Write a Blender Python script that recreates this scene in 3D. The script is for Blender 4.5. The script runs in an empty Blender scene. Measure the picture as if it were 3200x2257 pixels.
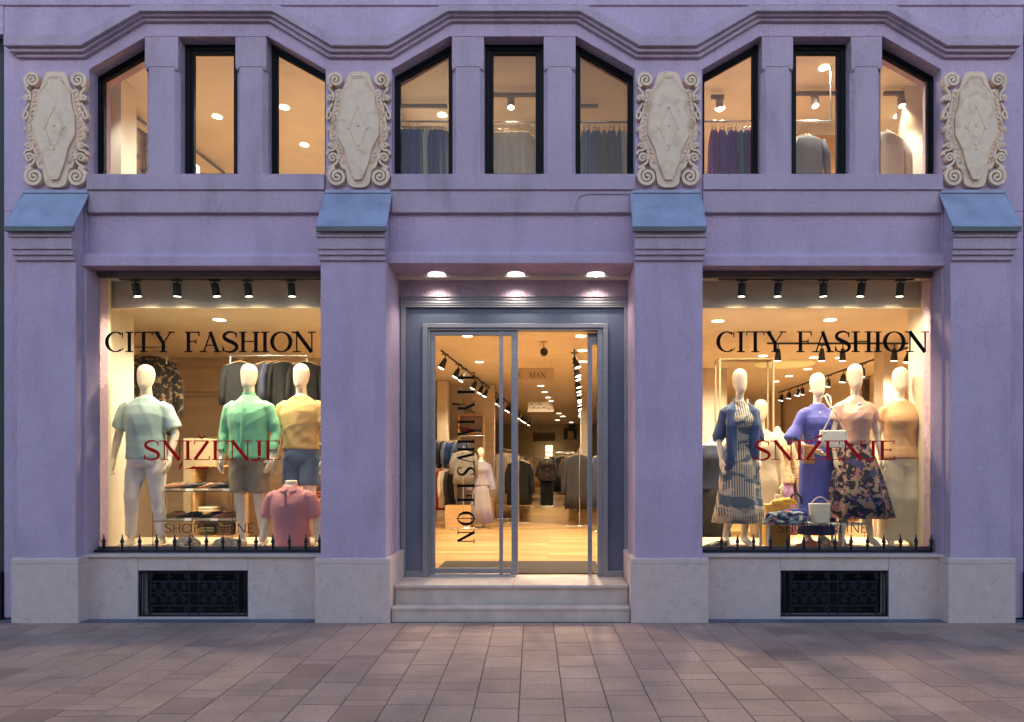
import bpy, math, random
from mathutils import Vector, Matrix, noise
R = math.radians; PI = math.pi
sc = bpy.context.scene
C = sc.collection
# ------------------------------------------------------------ camera, sky, sun, exposure
F, CU, CV, CAMY, CAMZ = 2100.0, 1715.0, 1447.0, -6.83, 1.63      # focal length and vanishing point in photo pixels
cam = bpy.data.cameras.new('camera'); camo = bpy.data.objects.new('camera', cam); C.objects.link(camo)
camo.location = (0, CAMY, CAMZ); camo.rotation_euler = (PI/2, 0, 0)
cam.sensor_width = 36; cam.lens = 36*F/3200
cam.shift_x = (1600-CU)/3200; cam.shift_y = (CV-1128.5)/3200
cam.clip_start = .05; cam.clip_end = 2000
sc.camera = camo
w = bpy.data.worlds.new("World"); sc.world = w; w.use_nodes = True
nt = w.node_tree; bg = nt.nodes['Background']
sky = nt.nodes.new('ShaderNodeTexSky'); sky.sky_type = 'NISHITA'; sky.sun_disc = False
SUN_EL, SUN_ROT = 20, 180
sky.sun_elevation = R(SUN_EL); sky.sun_rotation = R(SUN_ROT); sky.ozone_density = 3.0; sky.dust_density = .6; sky.air_density = 1.0
nt.links.new(sky.outputs[0], bg.inputs[0]); bg.inputs[1].default_value = .15
sun = bpy.data.lights.new('sun', 'SUN'); suno = bpy.data.objects.new('sun', sun); C.objects.link(suno)
sun.energy = .12; sun.angle = R(40); sun.color = (1, .82, .8)
suno.rotation_euler = (R(90-SUN_EL), 0, R(180-SUN_ROT)); suno.location = (3, -30, 12)
sc.view_settings.view_transform = 'Standard'; sc.view_settings.look = 'None'
sc.view_settings.exposure = 1.05; sc.view_settings.gamma = 1
sc.cycles.use_denoising = True
sc.cycles.max_bounces = 9; sc.cycles.diffuse_bounces = 4; sc.cycles.transparent_max_bounces = 12
sc.cycles.sample_clamp_indirect = 6; sc.cycles.caustics_reflective = False; sc.cycles.caustics_refractive = False
WARM = (1, .77, .48); LITE = (1, .84, .60)
WIN_SPOT, DOWN_W, UP_W, DOOR_W, TRACK_W = 22, 92, 120, 19, 75

def PX(u, Y): return (u-CU)*(Y-CAMY)/F
def PZ(v, Y): return CAMZ-(v-CV)*(Y-CAMY)/F
def PT(u, v, Y): return Vector((PX(u, Y), Y, PZ(v, Y)))

# ------------------------------------------------------------ materials
MATS = {}
def mat(name, col, rough=.6, metal=0, var=.12, vscale=3, bump=0, bscale=60, spec=.5, sheen=0, bump2=0, b2scale=12, aniso=None, coat=0):
    if name in MATS: return MATS[name]
    m = bpy.data.materials.new(name); m.use_nodes = True; n = m.node_tree.nodes; l = m.node_tree.links
    b = n['Principled BSDF']; b.inputs['Roughness'].default_value = rough; b.inputs['Metallic'].default_value = metal
    b.inputs['Specular IOR Level'].default_value = spec
    if coat: b.inputs['Coat Weight'].default_value = coat
    if sheen: b.inputs['Sheen Weight'].default_value = sheen
    tc = n.new('ShaderNodeTexCoord'); mp = n.new('ShaderNodeMapping'); l.new(tc.outputs['Object'], mp.inputs[0])
    if aniso: mp.inputs['Scale'].default_value = aniso
    nz = n.new('ShaderNodeTexNoise'); nz.inputs['Scale'].default_value = vscale; nz.inputs['Detail'].default_value = 6
    l.new(mp.outputs[0], nz.inputs['Vector'])
    mx = n.new('ShaderNodeMix'); mx.data_type = 'RGBA'
    rp = n.new('ShaderNodeMapRange'); rp.inputs[1].default_value = .3; rp.inputs[2].default_value = .7; l.new(nz.outputs[0], rp.inputs[0]); l.new(rp.outputs[0], mx.inputs[0])
    mx.inputs[6].default_value = tuple(c*(1-var) for c in col)+(1,); mx.inputs[7].default_value = tuple(min(1, c*(1+var)) for c in col)+(1,)
    l.new(mx.outputs[2], b.inputs['Base Color'])
    last = None
    for st, s in ((bump, bscale), (bump2, b2scale)):
        if st:
            q = n.new('ShaderNodeTexNoise'); q.inputs['Scale'].default_value = s; q.inputs['Detail'].default_value = 4; l.new(mp.outputs[0], q.inputs['Vector'])
            bp = n.new('ShaderNodeBump'); bp.inputs['Strength'].default_value = 1; bp.inputs['Distance'].default_value = st
            l.new(q.outputs[0], bp.inputs['Height'])
            if last: l.new(last.outputs[0], bp.inputs['Normal'])
            last = bp
    if last: l.new(last.outputs[0], b.inputs['Normal'])
    MATS[name] = m; return m
def emit(name, col, s):
    if name in MATS: return MATS[name]
    m = bpy.data.materials.new(name); m.use_nodes = True; n = m.node_tree.nodes; l = m.node_tree.links
    b = n['Principled BSDF']; b.inputs['Base Color'].default_value = (.8, .8, .8, 1)
    b.inputs['Emission Color'].default_value = col+(1,); b.inputs['Emission Strength'].default_value = s
    MATS[name] = m; return m
def nodes_of(m): return m.node_tree.nodes, m.node_tree.links, m.node_tree.nodes['Principled BSDF']

def glass(name='window_glass'):
    if name in MATS: return MATS[name]
    m = bpy.data.materials.new(name); m.use_nodes = True; n = m.node_tree.nodes; l = m.node_tree.links
    n.remove(n['Principled BSDF']); out = n['Material Output']
    t = n.new('ShaderNodeBsdfTransparent'); t.inputs[0].default_value = (.96, .97, .96, 1)
    g = n.new('ShaderNodeBsdfGlossy'); g.inputs['Roughness'].default_value = .01
    f = n.new('ShaderNodeFresnel'); f.inputs[0].default_value = 1.22
    q = n.new('ShaderNodeTexNoise'); q.inputs['Scale'].default_value = .9
    bp = n.new('ShaderNodeBump'); bp.inputs['Distance'].default_value = .004; l.new(q.outputs[0], bp.inputs['Height'])
    l.new(bp.outputs[0], g.inputs['Normal'])
    x = n.new('ShaderNodeMixShader'); l.new(f.outputs[0], x.inputs[0]); l.new(t.outputs[0], x.inputs[1]); l.new(g.outputs[0], x.inputs[2]); l.new(x.outputs[0], out.inputs[0])
    MATS[name] = m; return m

def stucco(name, col, streak=.25):
    m = mat(name, col, .88, 0, .07, 1.6, .0075, 70, .25, bump2=.011, b2scale=15)
    n, l, b = nodes_of(m)
    if 'done' in m: return m
    m['done'] = 1
    # short trowel marks and soot stains with shapes of their own
    tc = [x for x in n if x.type == 'TEX_COORD'][0]
    mp = n.new('ShaderNodeMapping'); mp.inputs['Rotation'].default_value = (0, R(38), 0); mp.inputs['Scale'].default_value = (46, 10, 13); l.new(tc.outputs['Object'], mp.inputs[0])
    q = n.new('ShaderNodeTexNoise'); q.inputs['Scale'].default_value = 1; q.inputs['Detail'].default_value = 2; l.new(mp.outputs[0], q.inputs['Vector'])
    bp = n.new('ShaderNodeBump'); bp.inputs['Distance'].default_value = .010; l.new(q.outputs[0], bp.inputs['Height'])
    old = b.inputs['Normal'].links[0].from_socket; l.new(old, bp.inputs['Normal']); l.new(bp.outputs[0], b.inputs['Normal'])
    mp2 = n.new('ShaderNodeMapping'); mp2.inputs['Scale'].default_value = (3.2, 1, .8); l.new(tc.outputs['Object'], mp2.inputs[0])
    q2 = n.new('ShaderNodeTexNoise'); q2.inputs['Scale'].default_value = 1.3; q2.inputs['Detail'].default_value = 9; l.new(mp2.outputs[0], q2.inputs['Vector'])
    rr = n.new('ShaderNodeMapRange'); rr.inputs[1].default_value = .5; rr.inputs[2].default_value = .75; rr.inputs[4].default_value = streak; l.new(q2.outputs[0], rr.inputs[0])
    old = b.inputs['Base Color'].links[0].from_socket
    mx = n.new('ShaderNodeMix'); mx.data_type = 'RGBA'; l.new(rr.outputs[0], mx.inputs[0]); l.new(old, mx.inputs[6]); mx.inputs[7].default_value = (.20, .17, .19, 1)
    sp = n.new('ShaderNodeTexVoronoi'); sp.inputs['Scale'].default_value = 7; l.new(tc.outputs['Object'], sp.inputs['Vector'])
    s2 = n.new('ShaderNodeMapRange'); s2.inputs[1].default_value = .035; s2.inputs[2].default_value = .06; s2.inputs[3].default_value = .35; s2.inputs[4].default_value = 0; l.new(sp.outputs['Distance'], s2.inputs[0])
    mx3 = n.new('ShaderNodeMix'); mx3.data_type = 'RGBA'; l.new(s2.outputs[0], mx3.inputs[0]); l.new(mx.outputs[2], mx3.inputs[6]); mx3.inputs[7].default_value = (.1, .09, .1, 1)
    # hairline cracks in a few places and paler repaired patches
    mpn = n.new('ShaderNodeTexNoise'); mpn.inputs['Scale'].default_value = 3; mpn.inputs['Detail'].default_value = 5; l.new(tc.outputs['Object'], mpn.inputs['Vector'])
    va = n.new('ShaderNodeVectorMath'); va.operation = 'MULTIPLY_ADD'; l.new(mpn.outputs['Color'], va.inputs[0]); va.inputs[1].default_value = (.5, .5, .5); l.new(tc.outputs['Object'], va.inputs[2])
    ve = n.new('ShaderNodeTexVoronoi'); ve.feature = 'DISTANCE_TO_EDGE'; ve.inputs['Scale'].default_value = 1.1; l.new(va.outputs[0], ve.inputs['Vector'])
    r1 = n.new('ShaderNodeMapRange'); r1.inputs[1].default_value = .003; r1.inputs[2].default_value = .007; r1.inputs[3].default_value = 1; r1.inputs[4].default_value = 0; l.new(ve.outputs['Distance'], r1.inputs[0])
    nm = n.new('ShaderNodeTexNoise'); nm.inputs['Scale'].default_value = .9; l.new(tc.outputs['Object'], nm.inputs['Vector'])
    r2 = n.new('ShaderNodeMapRange'); r2.inputs[1].default_value = .55; r2.inputs[2].default_value = .62; r2.inputs[4].default_value = .22; l.new(nm.outputs[0], r2.inputs[0])
    mm = n.new('ShaderNodeMath'); mm.operation = 'MULTIPLY'; l.new(r1.outputs[0], mm.inputs[0]); l.new(r2.outputs[0], mm.inputs[1])
    mx4 = n.new('ShaderNodeMix'); mx4.data_type = 'RGBA'; l.new(mm.outputs[0], mx4.inputs[0]); l.new(mx3.outputs[2], mx4.inputs[6]); mx4.inputs[7].default_value = (.10, .08, .09, 1)
    np_ = n.new('ShaderNodeTexNoise'); np_.inputs['Scale'].default_value = 1.7; np_.inputs['Detail'].default_value = 3; np_.inputs['Distortion'].default_value = .6; l.new(tc.outputs['Object'], np_.inputs['Vector'])
    r3 = n.new('ShaderNodeMapRange'); r3.inputs[1].default_value = .60; r3.inputs[2].default_value = .66; r3.inputs[4].default_value = .16; l.new(np_.outputs[0], r3.inputs[0])
    mx5 = n.new('ShaderNodeMix'); mx5.data_type = 'RGBA'; l.new(r3.outputs[0], mx5.inputs[0]); l.new(mx4.outputs[2], mx5.inputs[6]); mx5.inputs[7].default_value = tuple(min(1, c*1.1) for c in (col[0]*1.06, col[1], col[2]*.94))+(1,)
    l.new(mx5.outputs[2], b.inputs['Base Color'])
    return m
M_WALL = stucco('lavender_stucco', (.58, .43, .56))
M_BAND = stucco('smooth_lavender_stucco', (.54, .405, .49), .4)
M_LIME = mat('limestone', (.72, .55, .49), .75, 0, .06, 9, .0015, 120, .3, bump2=.002, b2scale=14)
def veins():
    n, l, b = nodes_of(M_LIME); tc = [x for x in n if x.type == 'TEX_COORD'][0]
    q = n.new('ShaderNodeTexNoise'); q.inputs['Scale'].default_value = 16; q.inputs['Detail'].default_value = 8; q.inputs['Distortion'].default_value = 1.2; l.new(tc.outputs['Object'], q.inputs['Vector'])
    rr = n.new('ShaderNodeMapRange'); rr.inputs[1].default_value = .56; rr.inputs[2].default_value = .7; rr.inputs[4].default_value = .35; l.new(q.outputs[0], rr.inputs[0])
    old = b.inputs['Base Color'].links[0].from_socket
    mx = n.new('ShaderNodeMix'); mx.data_type = 'RGBA'; l.new(rr.outputs[0], mx.inputs[0]); l.new(old, mx.inputs[6]); mx.inputs[7].default_value = (.36, .28, .25, 1); l.new(mx.outputs[2], b.inputs['Base Color'])
veins()
M_ZINC = mat('weathered_zinc_sheet', (.34, .37, .48), .55, .2, .16, 5, .002, 9)
M_ZEDGE = mat('zinc_drip_edge', (.13, .14, .14), .6, .3)
M_CREAM = mat('cream_terracotta', (.86, .63, .44), .75, 0, .08, 12, .0015, 60)
def rust():
    n, l, b = nodes_of(M_CREAM); tc = [x for x in n if x.type == 'TEX_COORD'][0]
    q = n.new('ShaderNodeTexNoise'); q.inputs['Scale'].default_value = 7; q.inputs['Detail'].default_value = 9; q.inputs['Distortion'].default_value = .8; l.new(tc.outputs['Object'], q.inputs['Vector'])
    rr = n.new('ShaderNodeMapRange'); rr.inputs[1].default_value = .54; rr.inputs[2].default_value = .68; rr.inputs[4].default_value = .55; l.new(q.outputs[0], rr.inputs[0])
    old = b.inputs['Base Color'].links[0].from_socket
    mx = n.new('ShaderNodeMix'); mx.data_type = 'RGBA'; l.new(rr.outputs[0], mx.inputs[0]); l.new(old, mx.inputs[6]); mx.inputs[7].default_value = (.55, .36, .22, 1); l.new(mx.outputs[2], b.inputs['Base Color'])
rust()
M_BLACKF = mat('black_painted_frame', (.004, .004, .007), .6, 0, .3, 4, .0006, 40, .2)
M_BRONZE = mat('dark_bronze_frame', (.15, .115, .11), .4, .4)
M_STEEL = mat('brushed_steel', (.36, .345, .36), .42, .6, .08, 3, .0003, 60, aniso=(1, 1, 12))
M_BLUEP = mat('blue_grey_metal_panel', (.18, .205, .265), .3, .35, .18, 2.2)
M_IRON = mat('wrought_iron', (.022, .022, .034), .45, .4)
M_VOID = mat('dark_cavity', (.006, .006, .007), .9)
M_GLASS = glass()
M_ICEIL = mat('cream_ceiling_paint', (.76, .67, .54), .8, var=.05, bump=.003, bscale=3)
M_IWALL = mat('cream_wall_paint', (.76, .67, .54), .8, var=.06)
M_BEIGE = mat('beige_panel', (.64, .53, .40), .7, var=.12, vscale=2, aniso=(.5, 1, 4))
M_WOOD = mat('light_oak', (.55, .33, .14), .55, var=.2, vscale=2, aniso=(1, 1, 14))
M_PLAST = mat('glossy_white_plastic', (.80, .74, .64), .32, var=.02, coat=.2)
M_BLK = mat('matt_black_metal', (.012, .011, .010), .45)
M_SILVER = mat('chrome_tube', (.6, .58, .55), .25, .9)
M_LAMP = emit('lit_lamp_lens', (1, .86, .66), 6)
M_LAMPW = emit('lit_white_lamp_lens', (1, .97, .93), 4)

# ------------------------------------------------------------ mesh helpers
class MB:
    def __init__(s): s.v = []; s.f = []; s.m = []
    def add(s, vs, fs, mi=0):
        o = len(s.v); s.v += [tuple(p) for p in vs]; s.f += [tuple(i+o for i in f) for f in fs]; s.m += [mi]*len(fs); return s
    def box(s, x0, x1, y0, y1, z0, z1, mi=0):
        x0, x1 = sorted((x0, x1)); y0, y1 = sorted((y0, y1)); z0, z1 = sorted((z0, z1))
        return s.add([(x, y, z) for x in (x0, x1) for y in (y0, y1) for z in (z0, z1)],
              [(0, 1, 3, 2), (4, 6, 7, 5), (0, 4, 5, 1), (2, 3, 7, 6), (0, 2, 6, 4), (1, 5, 7, 3)], mi)
    def prism(s, pts, y0, y1, mi=0):      # outline in X,Z extruded along Y
        n = len(pts)
        return s.add([(x, y0, z) for x, z in pts]+[(x, y1, z) for x, z in pts],
              [tuple(range(n)), tuple(range(2*n-1, n-1, -1))]+[(i, i+n, (i+1) % n+n, (i+1) % n) for i in range(n)], mi)
    def prismx(s, pts, x0, x1, mi=0):     # outline in Y,Z extruded along X
        n = len(pts)
        return s.add([(x0, y, z) for y, z in pts]+[(x1, y, z) for y, z in pts],
              [tuple(range(n)), tuple(range(2*n-1, n-1, -1))]+[(i, i+n, (i+1) % n+n, (i+1) % n) for i in range(n)], mi)
    def prismz(s, pts, z0, z1, mi=0):
        n = len(pts)
        return s.add([(x, y, z0) for x, y in pts]+[(x, y, z1) for x, y in pts],
              [tuple(range(n)), tuple(range(2*n-1, n-1, -1))]+[(i, i+n, (i+1) % n+n, (i+1) % n) for i in range(n)], mi)
    def rings(s, rs, cap=True, mi=0, closed=True):
        n = len(rs[0]); vs = [p for r in rs for p in r]; fs = []
        for k in range(len(rs)-1):
            for i in range(n if closed else n-1):
                j = (i+1) % n; fs.append((k*n+i, k*n+j, (k+1)*n+j, (k+1)*n+i))
        if cap: fs += [tuple(range(n-1, -1, -1)), tuple((len(rs)-1)*n+i for i in range(n))]
        return s.add(vs, fs, mi)
    def ell(s, secs, n=28, mi=0, cap=True, p=2.0, fold=None):    # secs: (x,y,z,rx,ry) horizontal ellipses
        rs = []
        for k, (x, y, z, rx, ry) in enumerate(secs):
            r = []
            for i in range(n):
                a = 2*PI*i/n; c, q = math.cos(a), math.sin(a)
                g = 1+(fold(a, k/(len(secs)-1)) if fold else 0)
                r.append((x+rx*g*math.copysign(abs(c)**(2/p), c), y+ry*g*math.copysign(abs(q)**(2/p), q), z))
            rs.append(r)
        return s.rings(rs, cap, mi)
    def tube(s, pts, rad, n=10, mi=0, rnd=True, flat=1.0):
        pts = [Vector(p) for p in pts]; k = len(pts)
        if not hasattr(rad, '__len__'): rad = [rad]*k
        rad = list(rad)
        if rnd and k > 1:
            a = (pts[0]-pts[1]).normalized(); b = (pts[-1]-pts[-2]).normalized()
            P, Q = pts[0], pts[-1]; ra, rb = rad[0], rad[-1]
            pts = [P+a*ra*.85, P+a*ra*.5]+pts+[Q+b*rb*.5, Q+b*rb*.85]; rad = [ra*.45, ra*.85]+rad+[rb*.85, rb*.45]; k = len(pts)
        rs = []; ref = None
        for i in range(k):
            t = ((pts[min(i+1, k-1)]-pts[max(i-1, 0)])).normalized()
            if ref is None: ref = t.orthogonal().normalized() if abs(t.y) > .9 else (Vector((0, 1, 0))-t*t.y).normalized()
            else: ref = (ref-t*ref.dot(t)).normalized()
            b = t.cross(ref)
            rs.append([pts[i]+(ref*math.cos(2*PI*j/n)*flat+b*math.sin(2*PI*j/n))*rad[i] for j in range(n)])
        return s.rings(rs, True, mi)
    def ball(s, c, r, n=12, m=8, mi=0):
        if not hasattr(r, '__len__'): r = (r, r, r)
        rs = []
        for k in range(m+1):
            t = PI*(k+.02)/(m+.04); rs.append([(c[0]+r[0]*math.sin(t)*math.cos(2*PI*i/n), c[1]+r[1]*math.sin(t)*math.sin(2*PI*i/n), c[2]+r[2]*math.cos(t)) for i in range(n)])
        return s.rings(rs, True, mi)
    def cyl(s, c, r, h, n=20, mi=0, r2=None):   # vertical, base centre c
        r2 = r if r2 is None else r2
        return s.rings([[(c[0]+q*math.cos(2*PI*i/n), c[1]+q*math.sin(2*PI*i/n), z) for i in range(n)] for q, z in ((r, c[2]), (r2, c[2]+h))], True, mi)
    def ribbon(s, pts, ws, y0, y1, mi=0):       # flat band in X,Z with varying width, extruded along Y
        k = len(pts); A = []; B = []
        if not hasattr(ws, '__len__'): ws = [ws]*k
        for i in range(k):
            dx = pts[min(i+1, k-1)][0]-pts[max(i-1, 0)][0]; dz = pts[min(i+1, k-1)][1]-pts[max(i-1, 0)][1]; L = math.hypot(dx, dz) or 1
            nx, nz = -dz/L*ws[i]/2, dx/L*ws[i]/2
            A.append((pts[i][0]+nx, pts[i][1]+nz)); B.append((pts[i][0]-nx, pts[i][1]-nz))
        rs = [[(A[i][0], y0, A[i][1]), (B[i][0], y0, B[i][1]), (B[i][0], y1, B[i][1]), (A[i][0], y1, A[i][1])] for i in range(k)]
        return s.rings(rs, True, mi)
    def mesh(s, name, smooth=False):
        me = bpy.data.meshes.new(name); me.from_pydata(s.v, [], s.f); me.update()
        import bmesh
        bm = bmesh.new(); bm.from_mesh(me); bmesh.ops.recalc_face_normals(bm, faces=bm.faces); bm.to_mesh(me); bm.free()
        if any(s.m): me.polygons.foreach_set('material_index', s.m)
        me.polygons.foreach_set('use_smooth', [smooth]*len(me.polygons)); me.update()
        return me
    def build(s, name, m, parent=None, smooth=False, bevel=0):
        me = s.mesh(name, smooth); o = bpy.data.objects.new(name, me); C.objects.link(o)
        for q in (m if isinstance(m, (list, tuple)) else [m]): me.materials.append(q)
        if bevel:
            b = o.modifiers.new('bevel', 'BEVEL'); b.width = bevel; b.segments = 2; b.limit_method = 'ANGLE'
        if parent: o.parent = parent
        return o
def empty(name, loc=(0, 0, 0), rz=0):
    o = bpy.data.objects.new(name, None); C.objects.link(o); o.location = loc; o.rotation_euler = (0, 0, rz); o.empty_display_size = .1; return o
def tag(o, label=None, cat=None, group=None, kind=None):
    for k, q in (('label', label), ('category', cat), ('group', group), ('kind', kind)):
        if q: o[k] = q
    return o
def remesh(mb, name, voxel, m, parent=None, smooth=3, wr=None):
    me = mb.mesh(name, True); o = bpy.data.objects.new(name, me); C.objects.link(o)
    a = o.modifiers.new('r', 'REMESH'); a.mode = 'VOXEL'; a.voxel_size = voxel; a.use_smooth_shade = True
    if smooth: b = o.modifiers.new('s', 'SMOOTH'); b.factor = .5; b.iterations = smooth
    bpy.context.view_layer.update()
    dg = bpy.context.evaluated_depsgraph_get(); nm = bpy.data.meshes.new_from_object(o.evaluated_get(dg))
    o.modifiers.clear(); o.data = nm; bpy.data.meshes.remove(me); nm.name = name
    if wr:
        ns = [(q.co.copy(), q.normal.copy()) for q in nm.vertices]
        for q, (p, n) in zip(nm.vertices, ns): q.co = p+n*wr(p, n)
    nm.materials.clear(); nm.materials.append(m); nm.polygons.foreach_set('use_smooth', [True]*len(nm.polygons)); nm.update()
    if wr and voxel <= .0101: b = o.modifiers.new('soft_folds', 'SMOOTH'); b.factor = .5; b.iterations = 4
    if parent: o.parent = parent
    return o
def dup(root, loc, rz=None, label=None, scale=None):
    r = root.copy(); C.objects.link(r); r.location = loc
    if rz is not None: r.rotation_euler = (0, 0, rz)
    if scale: r.scale = scale
    if label: r['label'] = label
    for ch in root.children:
        c = ch.copy(); C.objects.link(c); c.parent = r
        for g in ch.children:
            d = g.copy(); C.objects.link(d); d.parent = c
    return r
def light(kind, loc, energy, col, parent=None, size=.1, ang=90, blend=.6, to=None, rot=(0, 0, 0)):
    l = bpy.data.lights.new('lamp_light', kind); l.energy = energy; l.color = col
    if kind == 'SPOT': l.spot_size = R(ang); l.spot_blend = blend; l.shadow_soft_size = size
    if kind == 'AREA': l.shape = 'DISK'; l.size = size; l.spread = R(ang)
    if kind == 'POINT': l.shadow_soft_size = size
    o = bpy.data.objects.new('lamp_light', l); C.objects.link(o); o.location = loc; o.rotation_euler = rot
    if to is not None: o.rotation_euler = (Vector(to)-Vector(loc)).to_track_quat('-Z', 'Y').to_euler()
    if parent: o.parent = parent
    return o

# ------------------------------------------------------------ ground
random.seed(4)
o = MB().box(-200, 200, -200, -14, -.5, -.02).box(-200, -14, -14, .5, -.5, -.02).box(14, 200, -14, .5, -.5, -.02).build('ground', mat('asphalt', (.06, .06, .065), .85)); tag(o, kind='structure')
o = MB().box(-14, 14, -14, .6, -.2, -.006).build('pavement_bed', mat('pavement_joint_sand', (.09, .065, .062), .9)); tag(o, kind='structure')
m = bpy.data.materials.new('paving_stone'); m.use_nodes = True; n, l, b = nodes_of(m)
b.inputs['Roughness'].default_value = .62; b.inputs['Specular IOR Level'].default_value = .35
ge = n.new('ShaderNodeNewGeometry'); cr = n.new('ShaderNodeValToRGB'); l.new(ge.outputs['Random Per Island'], cr.inputs[0])
cr.color_ramp.elements[0].color = (.35, .215, .175, 1); cr.color_ramp.elements[1].color = (.52, .335, .265, 1)
for p, c in ((.2, (.44, .28, .222, 1)), (.55, (.47, .30, .235, 1)), (.8, (.50, .32, .25, 1))):
    e = cr.color_ramp.elements.new(p); e.color = c
tc = n.new('ShaderNodeTexCoord'); nz = n.new('ShaderNodeTexNoise'); nz.inputs['Scale'].default_value = 55; nz.inputs['Detail'].default_value = 5; l.new(tc.outputs['Object'], nz.inputs[0])
nz2 = n.new('ShaderNodeTexNoise'); nz2.inputs['Scale'].default_value = 2.2; nz2.inputs['Detail'].default_value = 6; l.new(tc.outputs['Object'], nz2.inputs[0])
ad = n.new('ShaderNodeMath'); ad.operation = 'ADD'; l.new(nz.outputs[0], ad.inputs[0]); l.new(nz2.outputs[0], ad.inputs[1])
mr = n.new('ShaderNodeMapRange'); mr.inputs[1].default_value = .6; mr.inputs[2].default_value = 1.4; mr.inputs[3].default_value = .68; mr.inputs[4].default_value = 1.25; l.new(ad.outputs[0], mr.inputs[0])
mx = n.new('ShaderNodeVectorMath'); mx.operation = 'SCALE'; l.new(cr.outputs[0], mx.inputs[0]); l.new(mr.outputs[0], mx.inputs[3]); vo = n.new('ShaderNodeTexVoronoi'); vo.inputs['Scale'].default_value = 4.5; l.new(tc.outputs['Object'], vo.inputs['Vector'])
vr = n.new('ShaderNodeMapRange'); vr.inputs[1].default_value = .05; vr.inputs[2].default_value = .075; vr.inputs[3].default_value = .55; vr.inputs[4].default_value = 0; l.new(vo.outputs['Distance'], vr.inputs[0])
ns = n.new('ShaderNodeTexNoise'); ns.inputs['Scale'].default_value = 1.1; ns.inputs['Detail'].default_value = 7; ns.inputs['Distortion'].default_value = 1; l.new(tc.outputs['Object'], ns.inputs['Vector'])
nr = n.new('ShaderNodeMapRange'); nr.inputs[1].default_value = .55; nr.inputs[2].default_value = .72; nr.inputs[4].default_value = .4; l.new(ns.outputs[0], nr.inputs[0])
mA = n.new('ShaderNodeMath'); mA.operation = 'MAXIMUM'; l.new(vr.outputs[0], mA.inputs[0]); l.new(nr.outputs[0], mA.inputs[1])
mB = n.new('ShaderNodeMix'); mB.data_type = 'RGBA'; l.new(mA.outputs[0], mB.inputs[0]); l.new(mx.outputs[0], mB.inputs[6]); mB.inputs[7].default_value = (.22, .15, .14, 1); l.new(mB.outputs[2], b.inputs['Base Color'])
bp = n.new('ShaderNodeBump'); bp.inputs['Distance'].default_value = .0025; l.new(nz.outputs[0], bp.inputs['Height']); l.new(bp.outputs[0], b.inputs['Normal'])
mb = MB(); G = .0028
skew = 50/F
for c in range(-44, 44):
    x = c*.30+.045; y = .024; first = True
    if abs(x) > 12: continue
    while y > -13:
        L = random.uniform(.08, .3) if first else random.choice((.3, .3, .3, .3, .3, .3, .15, .3, .3, .10)); first = False; t = random.uniform(-.0015, .0015); q = .003
        y1 = y; y0 = y-L
        def sk(X, Y): return X-(Y+0)*skew*1.0
        a = [(x+G, y0+G), (x+.3-G, y0+G), (x+.3-G, y1-G), (x+G, y1-G)]
        bt = [(sk(X, Y), Y, -.02) for X, Y in a]; md = [(sk(X, Y), Y, -q+t) for X, Y in a]
        cx_, cy_ = x+.15, (y0+y1)/2
        tp = [(sk(X+math.copysign(q, cx_-X), Y+math.copysign(q, cy_-Y)), Y+math.copysign(q, cy_-Y), t) for X, Y in a]
        mb.rings([bt, md, tp], True)
        y = y0
o = mb.build('pavement', m); tag(o, kind='structure')
M_CURB = mat('blue_grey_granite_strip', (.13, .14, .19), .6, var=.2, vscale=8)
mb = MB(); x = -12
while x < 12:
    L = random.uniform(.75, 1.0); mb.box(x+.003, x+L-.003, .028, .6, -.03, .004); x += L
o = mb.build('kerb_strip', M_CURB); tag(o, kind='structure')

# ------------------------------------------------------------ the building
B = empty('fashion_store_building')
tag(B, 'lavender stucco building with fashion shop windows, cream cartouches and zinc capped piers', 'building')
YW = .15; BAYS = (643, 1606, 2570)
OPEN = ((-4.776, -2.320), (-1.632, .894), (1.595, 4.075))
PIL = (((-4.198, -3.852), (-3.257, -2.935)), ((-1.007, -.675), (-.053, .279)), ((2.214, 2.539), (3.144, 3.463)))
ZS, ZA, ZB_, ZTOP = PZ(549, YW), PZ(114, YW), PZ(217, YW), PZ(-90, YW)
ZLOW = PZ(660, YW)
# upper wall with three many-sided openings
pts = [(-5.66, ZTOP), (-5.66, ZLOW)]
for i in range(3):
    x0, x1 = OPEN[i]
    pts += [(x0, ZLOW), (x0, ZB_), (x0+.595, ZA), (x1-.600, ZA), (x1, ZB_), (x1, ZLOW)]
pts += [(4.93, ZLOW), (4.93, ZTOP)]
mb = MB().prism(pts, YW, .50)
# solid parts under the cartouches down to the ground between pier backs and neighbours
mb.box(-5.66, -4.805, .151, .5, .02, ZLOW-.001).box(4.084, 4.93, .151, .5, .02, ZLOW-.001)
# bands under the upper windows, infill panels and lintel beams
for i, (x0, x1) in enumerate(((-4.83, -2.33), (-1.664, .88), (1.57, 4.10))):
    zp, zb = PZ(800, .12), PZ(831 if i != 1 else 823, .12)
    bk_ = .66 if i == 1 else .50; zt_ = PZ(802 if i != 1 else 797, .12); mb.prismx([(bk_, zb), (.12, zb), (.12, zt_), (.178, zt_+.05), (.178, ZLOW+.05), (bk_, ZLOW+.05)], x0, x1)
fw = mb.build('wall', M_WALL, B, bevel=.006)
for i, (x0, x1) in enumerate(OPEN):
    MB().box(x0+.002, x1-.002, .105, .52, PZ(592, .105), ZS).box(x0+.002, x1-.002, .128, .515, PZ(664, .128), PZ(592, .105)).build('string_course', M_BAND, B, bevel=.005)
# wall above the entrance door
mb = MB().box(-1.70, .93, .64, .80, PZ(927, .64), PZ(823, .12)-.001).build('lintel_wall', M_BAND, B)
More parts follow.
